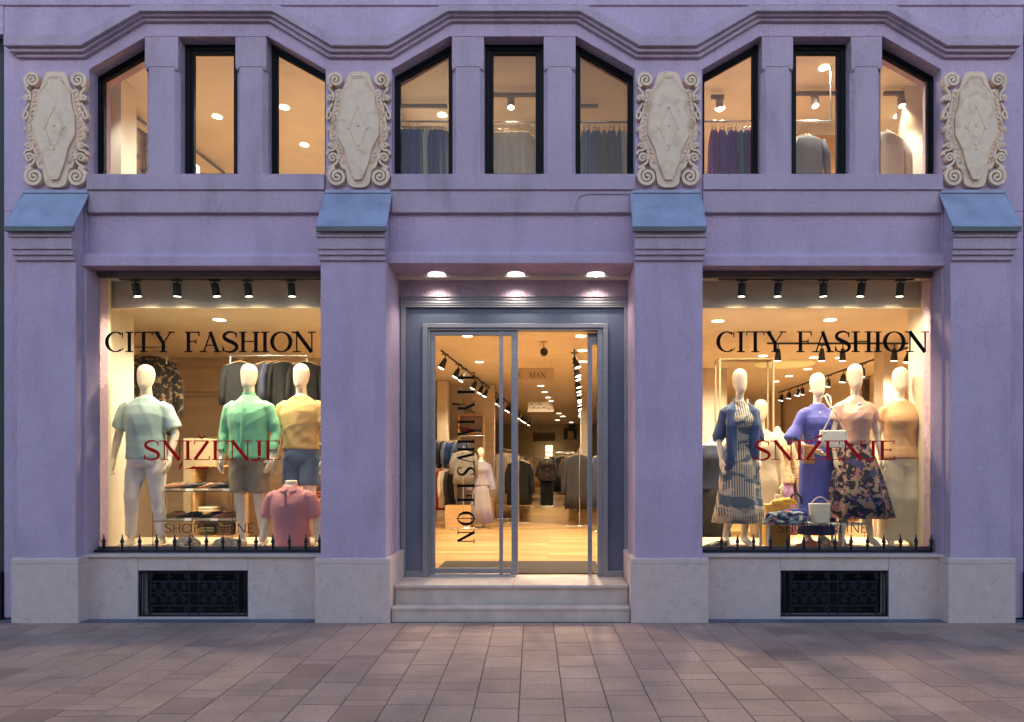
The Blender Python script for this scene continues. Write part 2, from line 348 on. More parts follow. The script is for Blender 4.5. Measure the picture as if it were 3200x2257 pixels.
# cornice: three stepped bands that zigzag over the bays
def line(off_b, off_a, vb, va, Y, left, right):
    P = [(left, vb)]
    for cx in BAYS: P += [(cx-off_b, vb), (cx-off_a, va), (cx+off_a, va), (cx+off_b, vb)]
    P.append((right, vb))
    return [(PX(u, Y), PZ(v, Y)) for u, v in P]
mb = MB()
for (a, c, Y, l0, r0) in (((398, 231, 110, 17), (392, 206, 142, 34), .035, 10, 3192), ((391, 205, 140, 33), (387, 202, 161, 49), .075, 27, 3178), ((386, 201, 159, 48), (383, 196, 178, 65), .112, 50, 3160)):
    top = line(*a, Y, l0, r0); bot = line(*c, Y, l0, r0)
    k = len(top)
    rs = [[(top[i][0], Y, top[i][1]+.003), (bot[i][0], Y, bot[i][1]), (bot[i][0], .20, bot[i][1]), (top[i][0], .20, top[i][1]+.003)] for i in range(k)]
    mb.rings(rs, True)
mb.build('cornice', M_BAND, B, bevel=.006)
mb = MB().box(-5.95, 5.25, .13, .4, PZ(16, .13), PZ(-120, .13)); mb.box(-5.95, -5.661, .14, .45, PZ(109, YW), PZ(16, .13)+.001); mb.box(4.931, 5.25, .14, .45, PZ(109, YW), PZ(16, .13)+.001)
mb.build('upper_wall', M_WALL, B, bevel=.008)
# mullion pillars
for i in range(3):
    for (x0, x1) in PIL[i]:
        zc = PZ(208, YW); mb = MB().box(x0, x1, YW+.001, .42, zc, ZA-.002); c = .05
        mb.add([(x0+c, YW, zc+.04)]*0, [])
        n8 = [(x0, .42), (x0, YW+.05), (x0+.042, YW+.006), (x1-.042, YW+.006), (x1, YW+.05), (x1, .42)]
        mb.prismz(n8, ZS-.001, zc)
        for sx in (0, 1):       # rounded stop of the chamfer
            xx = (x0, x1)[sx]; d = (.05, -.05)[sx]
            mb.add([(xx, YW+.06, zc-.05), (xx, YW+.001, zc), (xx+d, YW+.001, zc), (xx+d*.3, YW+.004, zc-.035), (xx, YW+.06, zc)], [(0, 3, 2, 1), (0, 1, 4)])
        mb.build('pillar', M_BAND, B, bevel=.004)
# piers
PIERS = ((-5.43, -4.83), (-2.33, -1.664), (.88, 1.571), (4.10, 4.717))
PLN = ((-5.464, -4.784), (-2.377, -1.616), (.836, 1.623), (4.062, 4.745))
CAPS = ((-5.445, -4.762), (-2.325, -1.628), (.845, 1.575), (4.045, 4.727))
for i in range(4):
    x0, x1 = PIERS[i]; bk = .80 if i in (1, 2) else .50
    zb = PZ(1744, 0)-.002; zt = PZ(722, -.05); zcap = PZ(605, .14)
    pier = MB().box(x0, x1, .03, bk, zb, zt).build('pier', M_WALL, B, bevel=.006)
    # wedge under the sloping cap
    MB().prismx([(bk, zt), (-.055, zt), (.135, zcap-.02), (bk, zcap-.02)], x0+.003, x1-.003).build('pier_head', M_WALL, pier)
    mb = MB()
    for (va, vb, Y, e) in ((722, 740, -.065, .018), (740, 778, -.045, .013), (778, 796, -.025, .009), (796, 813, -.0, .004)):
        mb.box(x0-e, x1+e, Y, .06, PZ(vb, Y), PZ(va, Y)-.0005)
    mb.build('capital', M_BAND, pier, bevel=.003)
    p0, p1 = PLN[i]; zt2 = PZ(1744, 0)
    mb = MB().box(p0, p1, 0, bk+.02, 0, zt2-.062); mb.prismx([(-.002, zt2-.060), (-.002, zt2-.012), (.016, zt2), (bk+.021, zt2), (bk+.021, zt2-.060)], p0-.002, p1+.002)
    mb.build('plinth', M_LIME, pier, bevel=.004)
    c0, c1 = CAPS[i]; zl = PZ(710, -.10)
    mb = MB().prismx([(-.105, zl), (.14, zcap), (.14, zcap+.012), (-.108, zl+.010)], c0, c1)
    mb.box(c0+.01, c1-.01, .12, .148, zcap, zcap+.03)
    for e in (c0, c1): mb.tube([(e, -.105, zl+.004), (e, .135, zcap+.006)], .007, 6, rnd=False)
    if i in (0, 3): mb.box((c0+c1)/2-.004, (c0+c1)/2+.004, .0, .004, zl+.10, zl+.101)
    cp = mb.build('metal_cap', M_ZINC, pier)
    MB().box(c0-.002, c1+.002, -.112, -.085, PZ(722, -.11), zl+.002).build('drip_edge', M_ZEDGE, cp) if False else None
    MB().box(c0-.002, c1+.002, -.112, -.085, PZ(722, -.11), zl+.002).build('drip_edge', M_ZEDGE, pier)
# base wall with vent openings, sills
GR = ((-4.277, -3.133), (2.413, 3.537)); gz0, gz1 = PZ(1928, .165), PZ(1783, .165)
SH = ((-4.80, -2.33), (1.571, 4.10)); ZSILL = .680
for i in range(2):
    a, b_ = (PLN[0][1]-.03, PLN[1][0]+.03) if i == 0 else (PLN[2][1]-.03, PLN[3][0]+.03)
    g0, g1 = GR[i]
    mb = MB().box(a, g0, .165, .5, 0, .649).box(g1, b_, .165, .5, 0, .649).box(g0, g1, .1655, .5, gz1, .649).box(g0, g1, .1655, .5, 0, gz0)
    mb.box(g0-.001, g1+.001, .1655, .5, gz1-.0, gz1+.001); bw = mb.build('base_wall', M_LIME, B)
    for q in (g0-.001, g1+.001): MB().box(q-.002, q+.002, .1642, .17, 0, .649).build('stone_joint', mat('mortar_joint', (.2, .17, .17), .9), bw)
    MB().prismx([(.13, .651), (.125, .672), (.135, ZSILL), (.44, ZSILL+.004), (.44, .651)], a-.02, b_+.02).build('window_sill', M_LIME, B, bevel=.003)
# steps
ST = mat('worn_limestone_step', (.66, .52, .44), .5, 0, .14, 5, .001, 90)
mb = MB().box(-1.607, .826, .045, 1.1, .0, .122).build('step', ST, B)
mb = MB().box(-1.611, .831, .030, .30, .123, .157)
stp = mb.build('step', ST, B, bevel=.006)
MB().box(-1.606, .825, .20, .9, .158, .322).build('step', ST, B)
MB().box(-1.611, -.381, .165, .83, .323, .358).box(-.379, .824, .165, .83, .323, .358).build('step', ST, B, bevel=.006)
# upper windows
def poly_inset(P, d):
    n = len(P); out = []
    for i in range(n):
        a, b_, c = Vector(P[i-1]), Vector(P[i]), Vector(P[(i+1) % n])
        e1 = (b_-a).normalized(); e2 = (c-b_).normalized(); n1 = Vector((-e1.y, e1.x)); n2 = Vector((-e2.y, e2.x))
        bis = (n1+n2).normalized(); out.append(tuple(b_+bis*(d/max(.3, bis.dot(n1)))))
    return out
def ring_frame(mb, P, d, y0, y1):
    Q = poly_inset(P, d); n = len(P)
    for i in range(n):
        j = (i+1) % n
        mb.prism([P[i], P[j], Q[j], Q[i]], y0, y1)
    return Q
for i in range(3):
    x0, x1 = OPEN[i]; (a0, a1), (b0, b1) = PIL[i]
    W = [[(x0, ZS), (a0, ZS), (a0, ZA-(x0+.595-a0)*.58), (x0, ZB_)], [(a1, ZS), (b0, ZS), (b0, ZA), (a1, ZA)], [(b1, ZS), (x1, ZS), (x1, ZB_), (b1, ZA-(b1-x1+.600)*.58)]]
    if i == 0: W[0][2] = (a0, ZA-.01)
    for k, P in enumerate(W):
        P = [(x, min(z, ZA-.003)) for x, z in P]
        mb = MB(); Q = ring_frame(mb, P, .055 if k == 1 else .035, .285, .35)
        Q2 = ring_frame(mb, Q, .032 if k == 1 else .022, .300, .345)
        f = mb.build('window', M_BLACKF, B, bevel=.003)
        MB().prism(Q2, .322, .328).build('pane', M_GLASS, f)
# shop windows
for i, (x0, x1) in enumerate(SH):
    xl, xr = (PX(290, .33), -2.28) if i == 0 else (1.52, PX(2931, .33))
    zt = PZ(851, .33); zb = ZSILL+.006
    mb = MB(); Q = ring_frame(mb, [(xl, zb), (xr, zb), (xr, zt), (xl, zt)], .038, .31, .40)
    Q2 = ring_frame(mb, Q, .014, .325, .39)
    f = mb.build('shop_window', M_BRONZE, B, bevel=.003)
    MB().prism(Q2, .352, .362).build('pane', M_GLASS, f)
    # spiked rail
    if i == 0: us = [280+q/3.114 for q in (138, 318, 487, 653, 828, 976, 1137, 1297, 1458, 1620, 1783, 1944, 2105, 2238)]
    else: us = [2180+q/3.055 for q in (228, 381, 535, 697, 860, 1015, 1163, 1315, 1466, 1623, 1778, 1937, 2085, 2230)]
    rail = MB().box(PX(296, .27), -2.335, .255, .285, .684, .712) if i == 0 else MB().box(1.572, PX(2912, .27), .255, .285, .684, .712)
    rail = rail.build('spike_rail', M_IRON, B)
    sp = None
    for u in us:
        if sp is None:
            mb = MB().ell([(0, 0, z, r, r) for z, r in ((0, .010), (.045, .010), (.05, .02), (.056, .02), (.062, .011), (.07, .013), (.082, .022), (.098, .019), (.115, .012), (.14, .006), (.152, .007), (.168, .001))], 10)
            sp = mb.build('spike', M_IRON, rail, smooth=True); s_ = sp
        else:
            s_ = sp.copy(); C.objects.link(s_); s_.parent = rail
        s_.location = (PX(u, .27), .27, .710)
# entrance: header, surround, side panels, sliding doors
YD = .70; DZ0 = .359
def dx(u): return PX(u, YD)
def dz(v): return PZ(v, YD)
mb = MB().box(dx(1252), dx(1965), .655, .80, dz(957), dz(925)).box(dx(1252), dx(1965), .645, .80, dz(940), dz(938)).box(dx(1252), dx(1965), .648, .80, dz(950), dz(947))
mb.box(dx(1254), dx(1269), .66, .80, DZ0, dz(957)).box(dx(1950), dx(1966), .66, .80, DZ0, dz(957)).box(dx(1269), dx(1950), .66, .80, dz(963), dz(957))
mb.box(dx(1322), dx(1338), .665, .80, DZ0, dz(1014)).box(dx(1884), dx(1899), .665, .80, DZ0, dz(1014)).box(dx(1322), dx(1899), .664, .80, dz(1026), dz(1013))
mb.box(dx(1338), dx(1884), .69, .80, dz(1033), dz(1026)).box(dx(1868), dx(1884), .69, .80, DZ0, dz(1033)).box(dx(1338), dx(1345), .69, .80, DZ0, dz(1033))
mb.box(dx(1269), dx(1322), .665, .80, DZ0, dz(1783)).box(dx(1899), dx(1950), .665, .80, DZ0, dz(1783))
dr = mb.build('door_surround', M_STEEL, B, bevel=.003)
MB().box(dx(1269), dx(1322), .70, .79, dz(1783), dz(963)).box(dx(1322), dx(1899), .70, .79, dz(1013), dz(963)).build('side_panel', M_BLUEP, dr)
MB().box(dx(1899), dx(1950), .70, .79, dz(1783), dz(963)).build('side_panel', mat('blue_grey_panel_taupe_sheen', (.17, .19, .26), .3, .35, .15, 2), dr)
mb = MB()    # closed left leaf, with a vertical pull stile
mb.box(dx(1345), dx(1358), .72, .765, DZ0+.012, dz(1034)).box(dx(1598), dx(1618), .715, .770, DZ0+.012, dz(1034)).box(dx(1358), dx(1598), .72, .765, dz(1047), dz(1034)).box(dx(1358), dx(1598), .72, .765, dz(1791), dz(1777))
mb.box(dx(1560), dx(1572), .70, .716, DZ0+.01, dz(1034))
ld = mb.build('sliding_door', M_STEEL, B, bevel=.003)
MB().box(dx(1358), dx(1598), .740, .746, dz(1777), dz(1047)).build('pane', M_GLASS, ld)
MB().box(dx(1343), dx(1606), .70, .78, DZ0, DZ0+.020).build('threshold', mat('bright_aluminium', (.62, .64, .70), .35, .8), ld)
mb = MB()    # folded right leaf seen edge on
mb.box(dx(1838), dx(1852), .78, .83, DZ0+.012, dz(1072)).box(dx(1838), dx(1868), .80, .84, dz(1072), dz(1034))
mb.box(.585, .605, 1.25, 1.29, DZ0+.012, 2.95).box(.49, .60, .835, 1.25, DZ0+.012, DZ0+.05) if False else None
ld2 = mb.build('sliding_door', M_STEEL, B, bevel=.003)
MB().box(dx(1852), dx(1868), .805, .811, DZ0+.02, dz(1074)).build('pane', M_GLASS, ld2)

# entrance soffit downlights with their own light
for u in (1365, 1612, 1862):
    zc = PZ(823, .12); p = (PX(u, .51), .51, zc)
    mb = MB().cyl((p[0], p[1], zc-.006), .094, .008, 28)
    o = mb.build('downlight', M_LAMPW, B, smooth=False)
    MB().rings([[(p[0]+r*math.cos(2*PI*j/28), p[1]+r*math.sin(2*PI*j/28), z) for j in range(28)] for r, z in ((.095, zc-.001), (.103, zc-.008), (.095, zc-.010))], False).build('trim_ring', mat('white_trim', (.75, .72, .72), .4), o)
    light('SPOT', (p[0], p[1], zc-.03), DOOR_W, (1, .90, .78), B, .05, 120, .8, rot=(0, 0, 0))
# thin cable on the wall
pts = [PT(u, v, .118) for u, v in ((1970, 607), (1880, 606), (1830, 607), (1808, 616), (1800, 640), (1800, 676))]
MB().tube(pts, .004, 6).build('cable', mat('painted_cable', (.36, .28, .34), .7), B)
pts = [PT(u, v, .60) for u, v in ((1283, 872), (1272, 885), (1274, 905), (1262, 930), (1254, 942))]
MB().tube(pts, .007, 6).build('cable', mat('painted_cable', (.36, .28, .34), .7), B)

# cartouches
def catmull(P, n=5, closed=False):
    out = []; k = len(P)
    for i in range(k if closed else k-1):
        a, b_, c, d = (P[(i-1) % k] if closed or i else P[0]), P[i], P[(i+1) % k], (P[(i+2) % k] if closed or i+2 < k else P[-1])
        for j in range(n):
            u = j/n; out.append(tuple(.5*((2*b_[q])+(-a[q]+c[q])*u+(2*a[q]-5*b_[q]+4*c[q]-d[q])*u*u+(-a[q]+3*b_[q]-3*c[q]+d[q])*u**3) for q in range(len(a))))
    if not closed: out.append(P[-1])
    return out
def cartouche(cu):
    S = 6.92/F/3.853; Y0 = YW; x0 = PX(cu, .10); z0 = PZ(405, .10)
    def q(x, z): return (x0+(x-540)*S, z0-(z-790)*S)
    half = [(540, 84), (610, 88), (660, 112), (690, 190), (735, 300), (800, 300), (822, 420), (850, 520), (868, 640), (892, 780), (886, 890), (838, 950), (795, 1080), (752, 1200), (695, 1290), (668, 1430), (610, 1478), (540, 1486)]
    out = [q(x, z) for x, z in half]+[q(1080-x, z) for x, z in half[-2:0:-1]]
    out = catmull(out, 4, True)
    mb = MB().prism(out, .105, Y0)
    inn = [(540, 176), (606, 176), (640, 262), (712, 335), (726, 362), (742, 520), (782, 650), (782, 865), (728, 965), (690, 1050), (662, 1180), (600, 1350), (575, 1395), (540, 1396)]
    ip = inn+[(1080-x, z) for x, z in inn[-2:0:-1]]
    mb.prism([q(x, z) for x, z in ip], .085, .106)
    def loop(sc_, r, y):
        P = [q(540+(x-540)*sc_, 790+(z-790)*(1-(1-sc_)*.6)) for x, z in ip]; P.append(P[0]); P.append(P[1])
        mb.tube([(x, y, z) for x, z in P], r, 6, rnd=False)
    loop(1.0, .010, .088); loop(1.09, .006, .104)
    plate = mb.build('cartouche', M_CREAM, B, bevel=.004)
    mb = MB()
    # relief: bead drops and lozenge in the middle, scribbled leaf band on each side
    for s in (-1, 1):
        def band(t):
            zz = 318+t*880; key = ((300, 238), (420, 246), (560, 272), (700, 300), (860, 304), (930, 270), (1000, 236), (1100, 200), (1210, 176))
            for (za, xa), (zb, xb) in zip(key, key[1:]):
                if za <= zz <= zb: return xa+(xb-xa)*(zz-za)/(zb-za), zz
            return key[-1][1], zz
        P = []
        for k in range(150):
            t = k/149; bx, zz = band(t); c = q(540+s*(bx+15*math.sin(k*.62+s)), zz); P.append((c[0], .101-.003*math.sin(k*.9), c[1]))
        mb.tube(P, .0048, 5)
        for k in range(17):
            t = (k+.5)/17; bx, zz = band(t); c = q(540+s*(bx+(14 if k % 2 else -14)), zz); mb.ball((c[0], .102, c[1]), (.008+.003*(k % 3), .009, .010), 8, 5)
        for e in (-30, 34):
            P = [];
            for k in range(24): bx, zz = band(k/23); c = q(540+s*(bx+e), zz); P.append((c[0], .104, c[1]))
            mb.tube(P, .004, 5)
        P = [(540+s*10, 560), (540+s*60, 660), (540+s*100, 760), (540+s*105, 790)]
        mb.tube([(q(*p)[0], .084, q(*p)[1]) for p in P], .0045, 6)
        for k in range(7):
            t = k/6; c = q(540+s*(95-60*t), 810+170*t); mb.ball((c[0], .083, c[1]), .0065, 6, 4)
        c = q(540+s*118, 780); mb.ball((c[0], .083, c[1]), (.012, .008, .012), 8, 5)
        P = [(540+s*95, 770), (540+s*135, 765)]; mb.tube([(q(*p)[0], .083, q(*p)[1]) for p in P], .004, 6)
        c = q(540+s*360, 785); mb.ball((c[0], .12, c[1]), (.020, .03, .032), 12, 8)
    for (x, z, r) in ((540, 530, .012), (540, 745, .016), (540, 1030, .012), (540, 985, .014)):
        c = q(x, z); mb.ball((c[0], .083, c[1]), (r, .008, r*1.3), 10, 6)
    mb.build('relief', M_CREAM, plate, smooth=True)
    # scrolls
    mb = None
    def spiral(cx, cz, Rr, s, start, turns=1.9, wd=30, dirn=1):
        P = []; Ws = []; N = int(26*turns)
        for k in range(N+1):
            t = k/N; a = R(start)+dirn*t*turns*2*PI; r = (Rr-wd*.5)*(1-t)+Rr*.10*t
            P.append(q(540+s*(cx-540)+s*r*math.cos(a), cz-r*math.sin(a))); Ws.append((wd*1.12*(1-t)+wd*.62*t)*S)
        mb.ribbon(P, Ws, .095, .149)
        c = P[-1]; mb.prism([(c[0]+.014*Rr/110*math.cos(2*PI*j/10), c[1]+.014*Rr/110*math.sin(2*PI*j/10)) for j in range(10)], .094, .149)
    for s in (-1, 1):
        mb = MB()
        def rb(pp, w_): mb.ribbon([q(540+s*(x-540), z) for x, z in catmull(pp)], w_*S*1.15, .10, .149)
        spiral(815, 190, 112, s, -60, 1.9, 36)
        spiral(886, 412, 46, s, 150, 1.3, 22, -1)
        rb([(905, 275), (880, 310), (850, 350), (842, 400), (850, 440)], 22)
        rb([(850, 470), (880, 520), (915, 590), (922, 640), (895, 655), (872, 600), (885, 570)], 20)
        mb.build('scroll', M_CREAM, plate); mb = MB()
        spiral(862, 985, 48, s, -10, 1.3, 22)
        spiral(850, 1130, 72, s, 160, 1.5, 27, -1) if False else spiral(850, 1130, 72, s, 200, 1.5, 27, -1)
        spiral(795, 1355, 130, s, 75, 2.0, 38, -1)
        rb([(820, 930), (812, 985), (840, 1030), (900, 1045), (918, 1090)], 22)
        rb([(790, 1030), (775, 1100), (800, 1180), (840, 1215), (900, 1250)], 24)
        rb([(760, 1170), (740, 1230), (700, 1260)], 24)
        mb.build('scroll', M_CREAM, plate)
for cu in (172, 1120, 2089, 3048): cartouche(cu)

# wrought iron vent grilles
for i, (g0, g1) in enumerate(GR):
    w_ = g1-g0; h_ = gz1-gz0
    mb = MB().box(g0, g0+.02, .18, .20, gz0, gz1).box(g1-.02, g1, .18, .20, gz0, gz1).box(g0, g1, .179, .20, gz0, gz0+.02).box(g0, g1, .179, .20, gz1-.02, gz1)
    def g(x, z): return (g0+x*w_, .192, gz0+z*h_)
    for zz in (.23, .5, .75): mb.tube([g(.1, zz), g(.9, zz)], .007, 6)
    mb.tube([g(.02, .93), g(.98, .93)], .004, 6); mb.tube([g(.02, .07), g(.98, .07)], .004, 6)
    for xx in (.04, .1, .455, .54, .9, .96): mb.tube([g(xx, .04), g(xx, .96)], .0065, 6)
    def sp2(x, z, r, st, turns, d=1):
        P = []
        for k in range(int(18*turns)+1):
            t = k/(18*turns); a = R(st)+d*t*turns*2*PI; rr = r*(1-t*.8); c = g(x, z); P.append((c[0]+rr*math.cos(a), .186, c[2]+rr*math.sin(a)))
        mb.tube(P, .008, 6)
    for cxx in (.27, .73):
        for sx in (-1, 1):
            for sz in (-1, 1):
                mb.tube([g(cxx-sx*.02, .5-sz*.02), g(cxx+sx*.05, .5+sz*.13), g(cxx+sx*.10, .5+sz*.03), g(cxx+sx*.15, .5+sz*.14), g(cxx+sx*.13, .5+sz*.21)], .0075, 6)
                sp2(cxx+sx*.045, .5+sz*.17, .034, 90*sz-90*sx, 1.2, sx*sz); sp2(cxx+sx*.14, .5+sz*.14, .028, 0, 1.1, -sx*sz)
                sp2(cxx+sx*.17, .5+sz*.36, .03, 90, 1.0, sx); sp2(cxx+sx*.07, .5+sz*.0+.0, .02, 0, 1, 1)
        for zz in (.14, .86):
            mb.tube([g(cxx-.03, zz), g(cxx+.03, zz)], .006, 6); mb.tube([g(cxx, zz-.08), g(cxx, zz+.08)], .005, 6)
    gr = mb.build('vent_grille', M_IRON, B, smooth=True)
    MB().box(g0-.01, g1+.01, .34, .36, gz0-.01, gz1+.01).build('dark_recess', M_VOID, gr)

# neighbours at both edges of the frame
for s in (-1, 1):
    o = empty('neighbouring_building', (0, 0, 0))
    e0, e1 = (-13, PX(20, .2)) if s < 0 else (PX(3186, .2), 13)
    mb = MB(); mb.box(e0, e1, .22, .5, 0, PZ(112, .2)); mb.box(e0, e1, .12, .22, 0, .5)
    mb.build('wall', mat('dark_navy_render', (.010, .010, .016), .7), o)
    e = e1 if s < 0 else e0
    MB().box(e-s*0-.05 if s < 0 else e, e if s < 0 else e+.05, .17, .22, .5, 5.9).build('corner_trim', mat('dark_trim', (.03, .028, .03), .6), o)
    MB().box(e+s*.9, e+s*2.2, .215, .23, 1.0, 3.0).build('window', mat('dark_glazing', (.01, .012, .018), .1), o)
    tag(o, 'dark navy neighbouring house at the %s edge of the lavender facade' % ('left' if s < 0 else 'right'), 'building', 'dark neighbouring houses')

# houses across the street: they shade the low sky and show up faintly in the glass
for k, (x0, x1, h, c) in enumerate(((-17, -5.2, 9.6, (.40, .36, .30)), (-5.1, 6.2, 10.6, (.34, .28, .24)), (6.3, 18, 9.0, (.42, .38, .34)))):
    o = empty('townhouse', ((x0+x1)/2, -19, 0)); tag(o, 'plain townhouse across the street, %s of three' % ('left', 'middle', 'right')[k], 'building')
    w_ = (x1-x0)/2; MB().box(-w_, w_, -6, 0, 0, h).build('wall', mat('townhouse_render_%s' % 'abc'[k], c, .85), o); MB().box(-w_-.2, w_+.2, -.3, .35, h, h+.4).build('cornice', mat('pale_trim', (.6, .57, .5), .7), o)
    n_ = 5
    for fl in range(3):
        for j in range(n_):
            x = -w_+(j+.5)*2*w_/n_; z = .6+fl*3.4
            f = MB().box(x-.62, x+.62, .001, .07, z, z+.12).box(x-.62, x+.62, .001, .07, z+2.0, z+2.12).box(x-.62, x-.50, .001, .06, z+.12, z+2.0).box(x+.50, x+.62, .001, .06, z+.12, z+2.0).box(x-.03, x+.03, .001, .05, z+.12, z+2.0).build('window', mat('pale_trim', (.6, .57, .5), .7), o)
            MB().box(x-.5, x+.5, .0012, .02, z+.12, z+2.0).build('pane', mat('dark_glazing', (.01, .012, .018), .1), f)
# ------------------------------------------------------------ lettering on the glass
def glyph(mb, ch, x, z, s, t, h, serif, put, lay):
    """one letter; x,z lower left, s cap height, t thick, h thin stroke (both in cap heights); returns advance"""
    def rb(P, W):
        lay[0] += .00012
        put(mb, [(x+p[0]*s, z+p[1]*s) for p in P], [q*s for q in (W if hasattr(W, '__len__') else [W]*len(P))], lay[0])
    def sf(cx, cz, wd=.30):
        if serif: rb([(cx-wd/2, cz), (cx+wd/2, cz)], h*1.0)
    def stem(cx, a=0, b=1, w_=None, st=True, sb=True):
        rb([(cx, a), (cx, b)], w_ or t)
        if sb: sf(cx, a+h/2)
        if st: sf(cx, b-h/2)
    def arc(cx, cz, rx, ry, a0, a1, n=30, k=1):
        P = []; W = []
        for i in range(n+1):
            a = R(a0+(a1-a0)*i/n); P.append((cx+rx*math.cos(a), cz+ry*math.sin(a))); W.append(h+(t*1.12-h)*abs(math.cos(a))**1.6*k)
        rb(P, W)
    if ch == ' ': return .42
    if ch == 'I': stem(.17); return .36
    if ch == 'T': stem(.36, 0, 1, st=False); rb([(.02, 1-h/2), (.70, 1-h/2)], h); (rb([(.03, 1), (.03, .80)], [h, h*.6]), rb([(.69, 1), (.69, .80)], [h, h*.6])) if serif else 0; return .74
    if ch == 'Y': stem(.38, 0, .47, st=False); rb([(.10, 1), (.38, .44)], [t, t]); rb([(.68, 1), (.38, .44)], [h, h]); sf(.10, 1-h/2); sf(.68, 1-h/2, .26); return .78
    if ch == 'C': arc(.44, .5, .40-t/2+.02, .5-h/2, 52, 308); (rb([(.70, .98), (.70, .72)], [h, h*.8]), rb([(.72, .20), (.70, .10)], h)) if serif else 0; return .80
    if ch == 'O': arc(.44, .5, .42-t/2+.02, .5-h/2, 0, 360, 44); return .90
    if ch == 'F': stem(.15, st=False); rb([(.02, 1-h/2), (.56, 1-h/2)], h); rb([(.15, .52), (.44, .52)], h); (rb([(.56, 1), (.56, .78)], h), rb([(.44, .62), (.44, .42)], h)) if serif else 0; return .62
    if ch == 'E': stem(.15, st=False, sb=False); rb([(.02, 1-h/2), (.58, 1-h/2)], h); rb([(.15, .52), (.46, .52)], h); rb([(.02, h/2), (.60, h/2)], h); (rb([(.58, 1), (.58, .80)], h), rb([(.60, 0), (.61, .22)], h), rb([(.46, .60), (.46, .44)], h)) if serif else 0; return .66
    if ch == 'A': rb([(.12, 0), (.40, 1)], h*1.1); rb([(.37, 1), (.66, 0)], t); rb([(.20, .34), (.55, .34)], h); sf(.10, h/2, .26); sf(.66, h/2, .30); return .80
    if ch == 'V': rb([(.10, 1), (.38, 0)], t); rb([(.66, 1), (.38, 0)], h); sf(.10, 1-h/2); sf(.66, 1-h/2); return .78
    if ch == 'H': stem(.16); stem(.66); rb([(.16, .52), (.66, .52)], h); return .84
    if ch == 'N': stem(.14, w_=h*1.15, st=False); stem(.72, w_=h*1.15, sb=False); rb([(.12, 1), (.71, 0)], t*1.05); sf(.06, 1-h/2, .22); return .86
    if ch == 'Z': rb([(.06, 1-h/2), (.60, 1-h/2)], h); rb([(.58, .97), (.08, .03)], t); rb([(.05, h/2), (.62, h/2)], h); (rb([(.07, 1), (.06, .80)], h), rb([(.62, 0), (.63, .22)], h)) if serif else 0; return .70
    if ch == 'L': stem(.15, sb=False); rb([(.04, h/2), (.50, h/2)], h); return .54
    if ch == 'P': stem(.15, st=False); arc(.26, .74, .28, .26-h/2, 90, -90, 20); rb([(.02, 1-h/2), (.27, 1-h/2)], h); rb([(.15, .48+h/2), (.27, .48+h/2)], h); return .62
    if ch == 'J':
        rb([(.30, 1), (.30, .2)], t); P = []; W = []
        for i in range(13): a = R(0-150*i/12); P.append((.14+.16*math.cos(a), .16+.18*math.sin(a))); W.append(t+(h-t)*i/12)
        rb(P, W); sf(.30, 1-h/2); return .48
    if ch == 'M': stem(.14, w_=h*1.1); stem(.86, w_=t); rb([(.14, 1), (.50, .04)], t); rb([(.84, 1), (.50, .04)], h); return 1.0
    if ch == 'S':
        P = [(.58, .76), (.56, .88), (.46, .97), (.32, .985), (.18, .92), (.11, .79), (.15, .66), (.28, .56), (.44, .47), (.56, .37), (.60, .24), (.54, .10), (.40, .02), (.25, .015), (.12, .08), (.07, .24)]
        Q = []
        for i in range(len(P)-1):
            p0, p1, p2, p3 = P[max(i-1, 0)], P[i], P[i+1], P[min(i+2, len(P)-1)]
            for j in range(4):
                u = j/4; Q.append(tuple(.5*((2*p1[k])+(-p0[k]+p2[k])*u+(2*p0[k]-5*p1[k]+4*p2[k]-p3[k])*u*u+(-p0[k]+3*p1[k]-3*p2[k]+p3[k])*u**3) for k in (0, 1)))
        Q.append(P[-1]); n_ = len(Q)
        rb(Q, [h+(t*1.15-h)*math.sin(PI*i/(n_-1))**2.2 for i in range(n_)])
        if serif: rb([(.58, .97), (.58, .72)], h*.9); rb([(.07, .28), (.07, .02)], h*.9)
        return .68
    return .5
ADV = {}
def text(name, s, u0, u1, vt, vb, Y, m, parent, t=.165, h=.055, serif=True, accent=None):
    mb = MB(); lay = [0]
    x0, x1, z0, z1 = PX(u0, Y), PX(u1, Y), PZ(vb, Y), PZ(vt, Y); S = z1-z0
    tot = 0
    for ch in s: tot += glyph(MB(), ch, 0, 0, 1, t, h, serif, lambda *a: None, [0])
    k = (x1-x0)/(tot*S); x = 0
    def put(mb, P, W, off): mb.ribbon([(x0+(p[0])*k, p[1]) for p in P], W, Y-off-.001, Y)
    for i, ch in enumerate(s):
        if accent and i == accent[0]:
            c = x+.34*S
            if accent[1] == 'v': put(mb, [(c-.13*S, z0+1.26*S), (c, z0+1.10*S)], [.05*S, .09*S], .0011); put(mb, [(c+.15*S, z0+1.26*S), (c, z0+1.10*S)], [.05*S, .09*S], .0013)
            else: put(mb, [(c-.02*S, z0+1.08*S), (c+.30*S, z0+1.26*S)], [.07*S, .13*S], .0011)
        x += glyph(mb, ch, x, z0, S, t, h, serif, put, lay)*S
    o = mb.build(name, m, parent); return o
M_TBLK = mat('black_vinyl_lettering', (.004, .004, .004), .8, spec=.1)
M_TRED = mat('red_vinyl_lettering', (.50, .008, .010), .8, spec=.1)
M_TGREY = mat('dark_grey_vinyl_lettering', (.035, .04, .04), .8, spec=.1)
SHW = [o for o in B.children if o.name.startswith('shop_window')]
YT = .3495
text('lettering', 'CITY FASHION', 326, 986, 1037, 1101, YT, M_TBLK, SHW[0])
text('lettering', 'CITY FASHION', 2236, 2902, 1036, 1101, YT, M_TBLK, SHW[1])
text('lettering', 'SNIZENJE', 446, 880, 1377, 1438, YT, M_TRED, SHW[0], .16, .05, True, (3, 'v'))
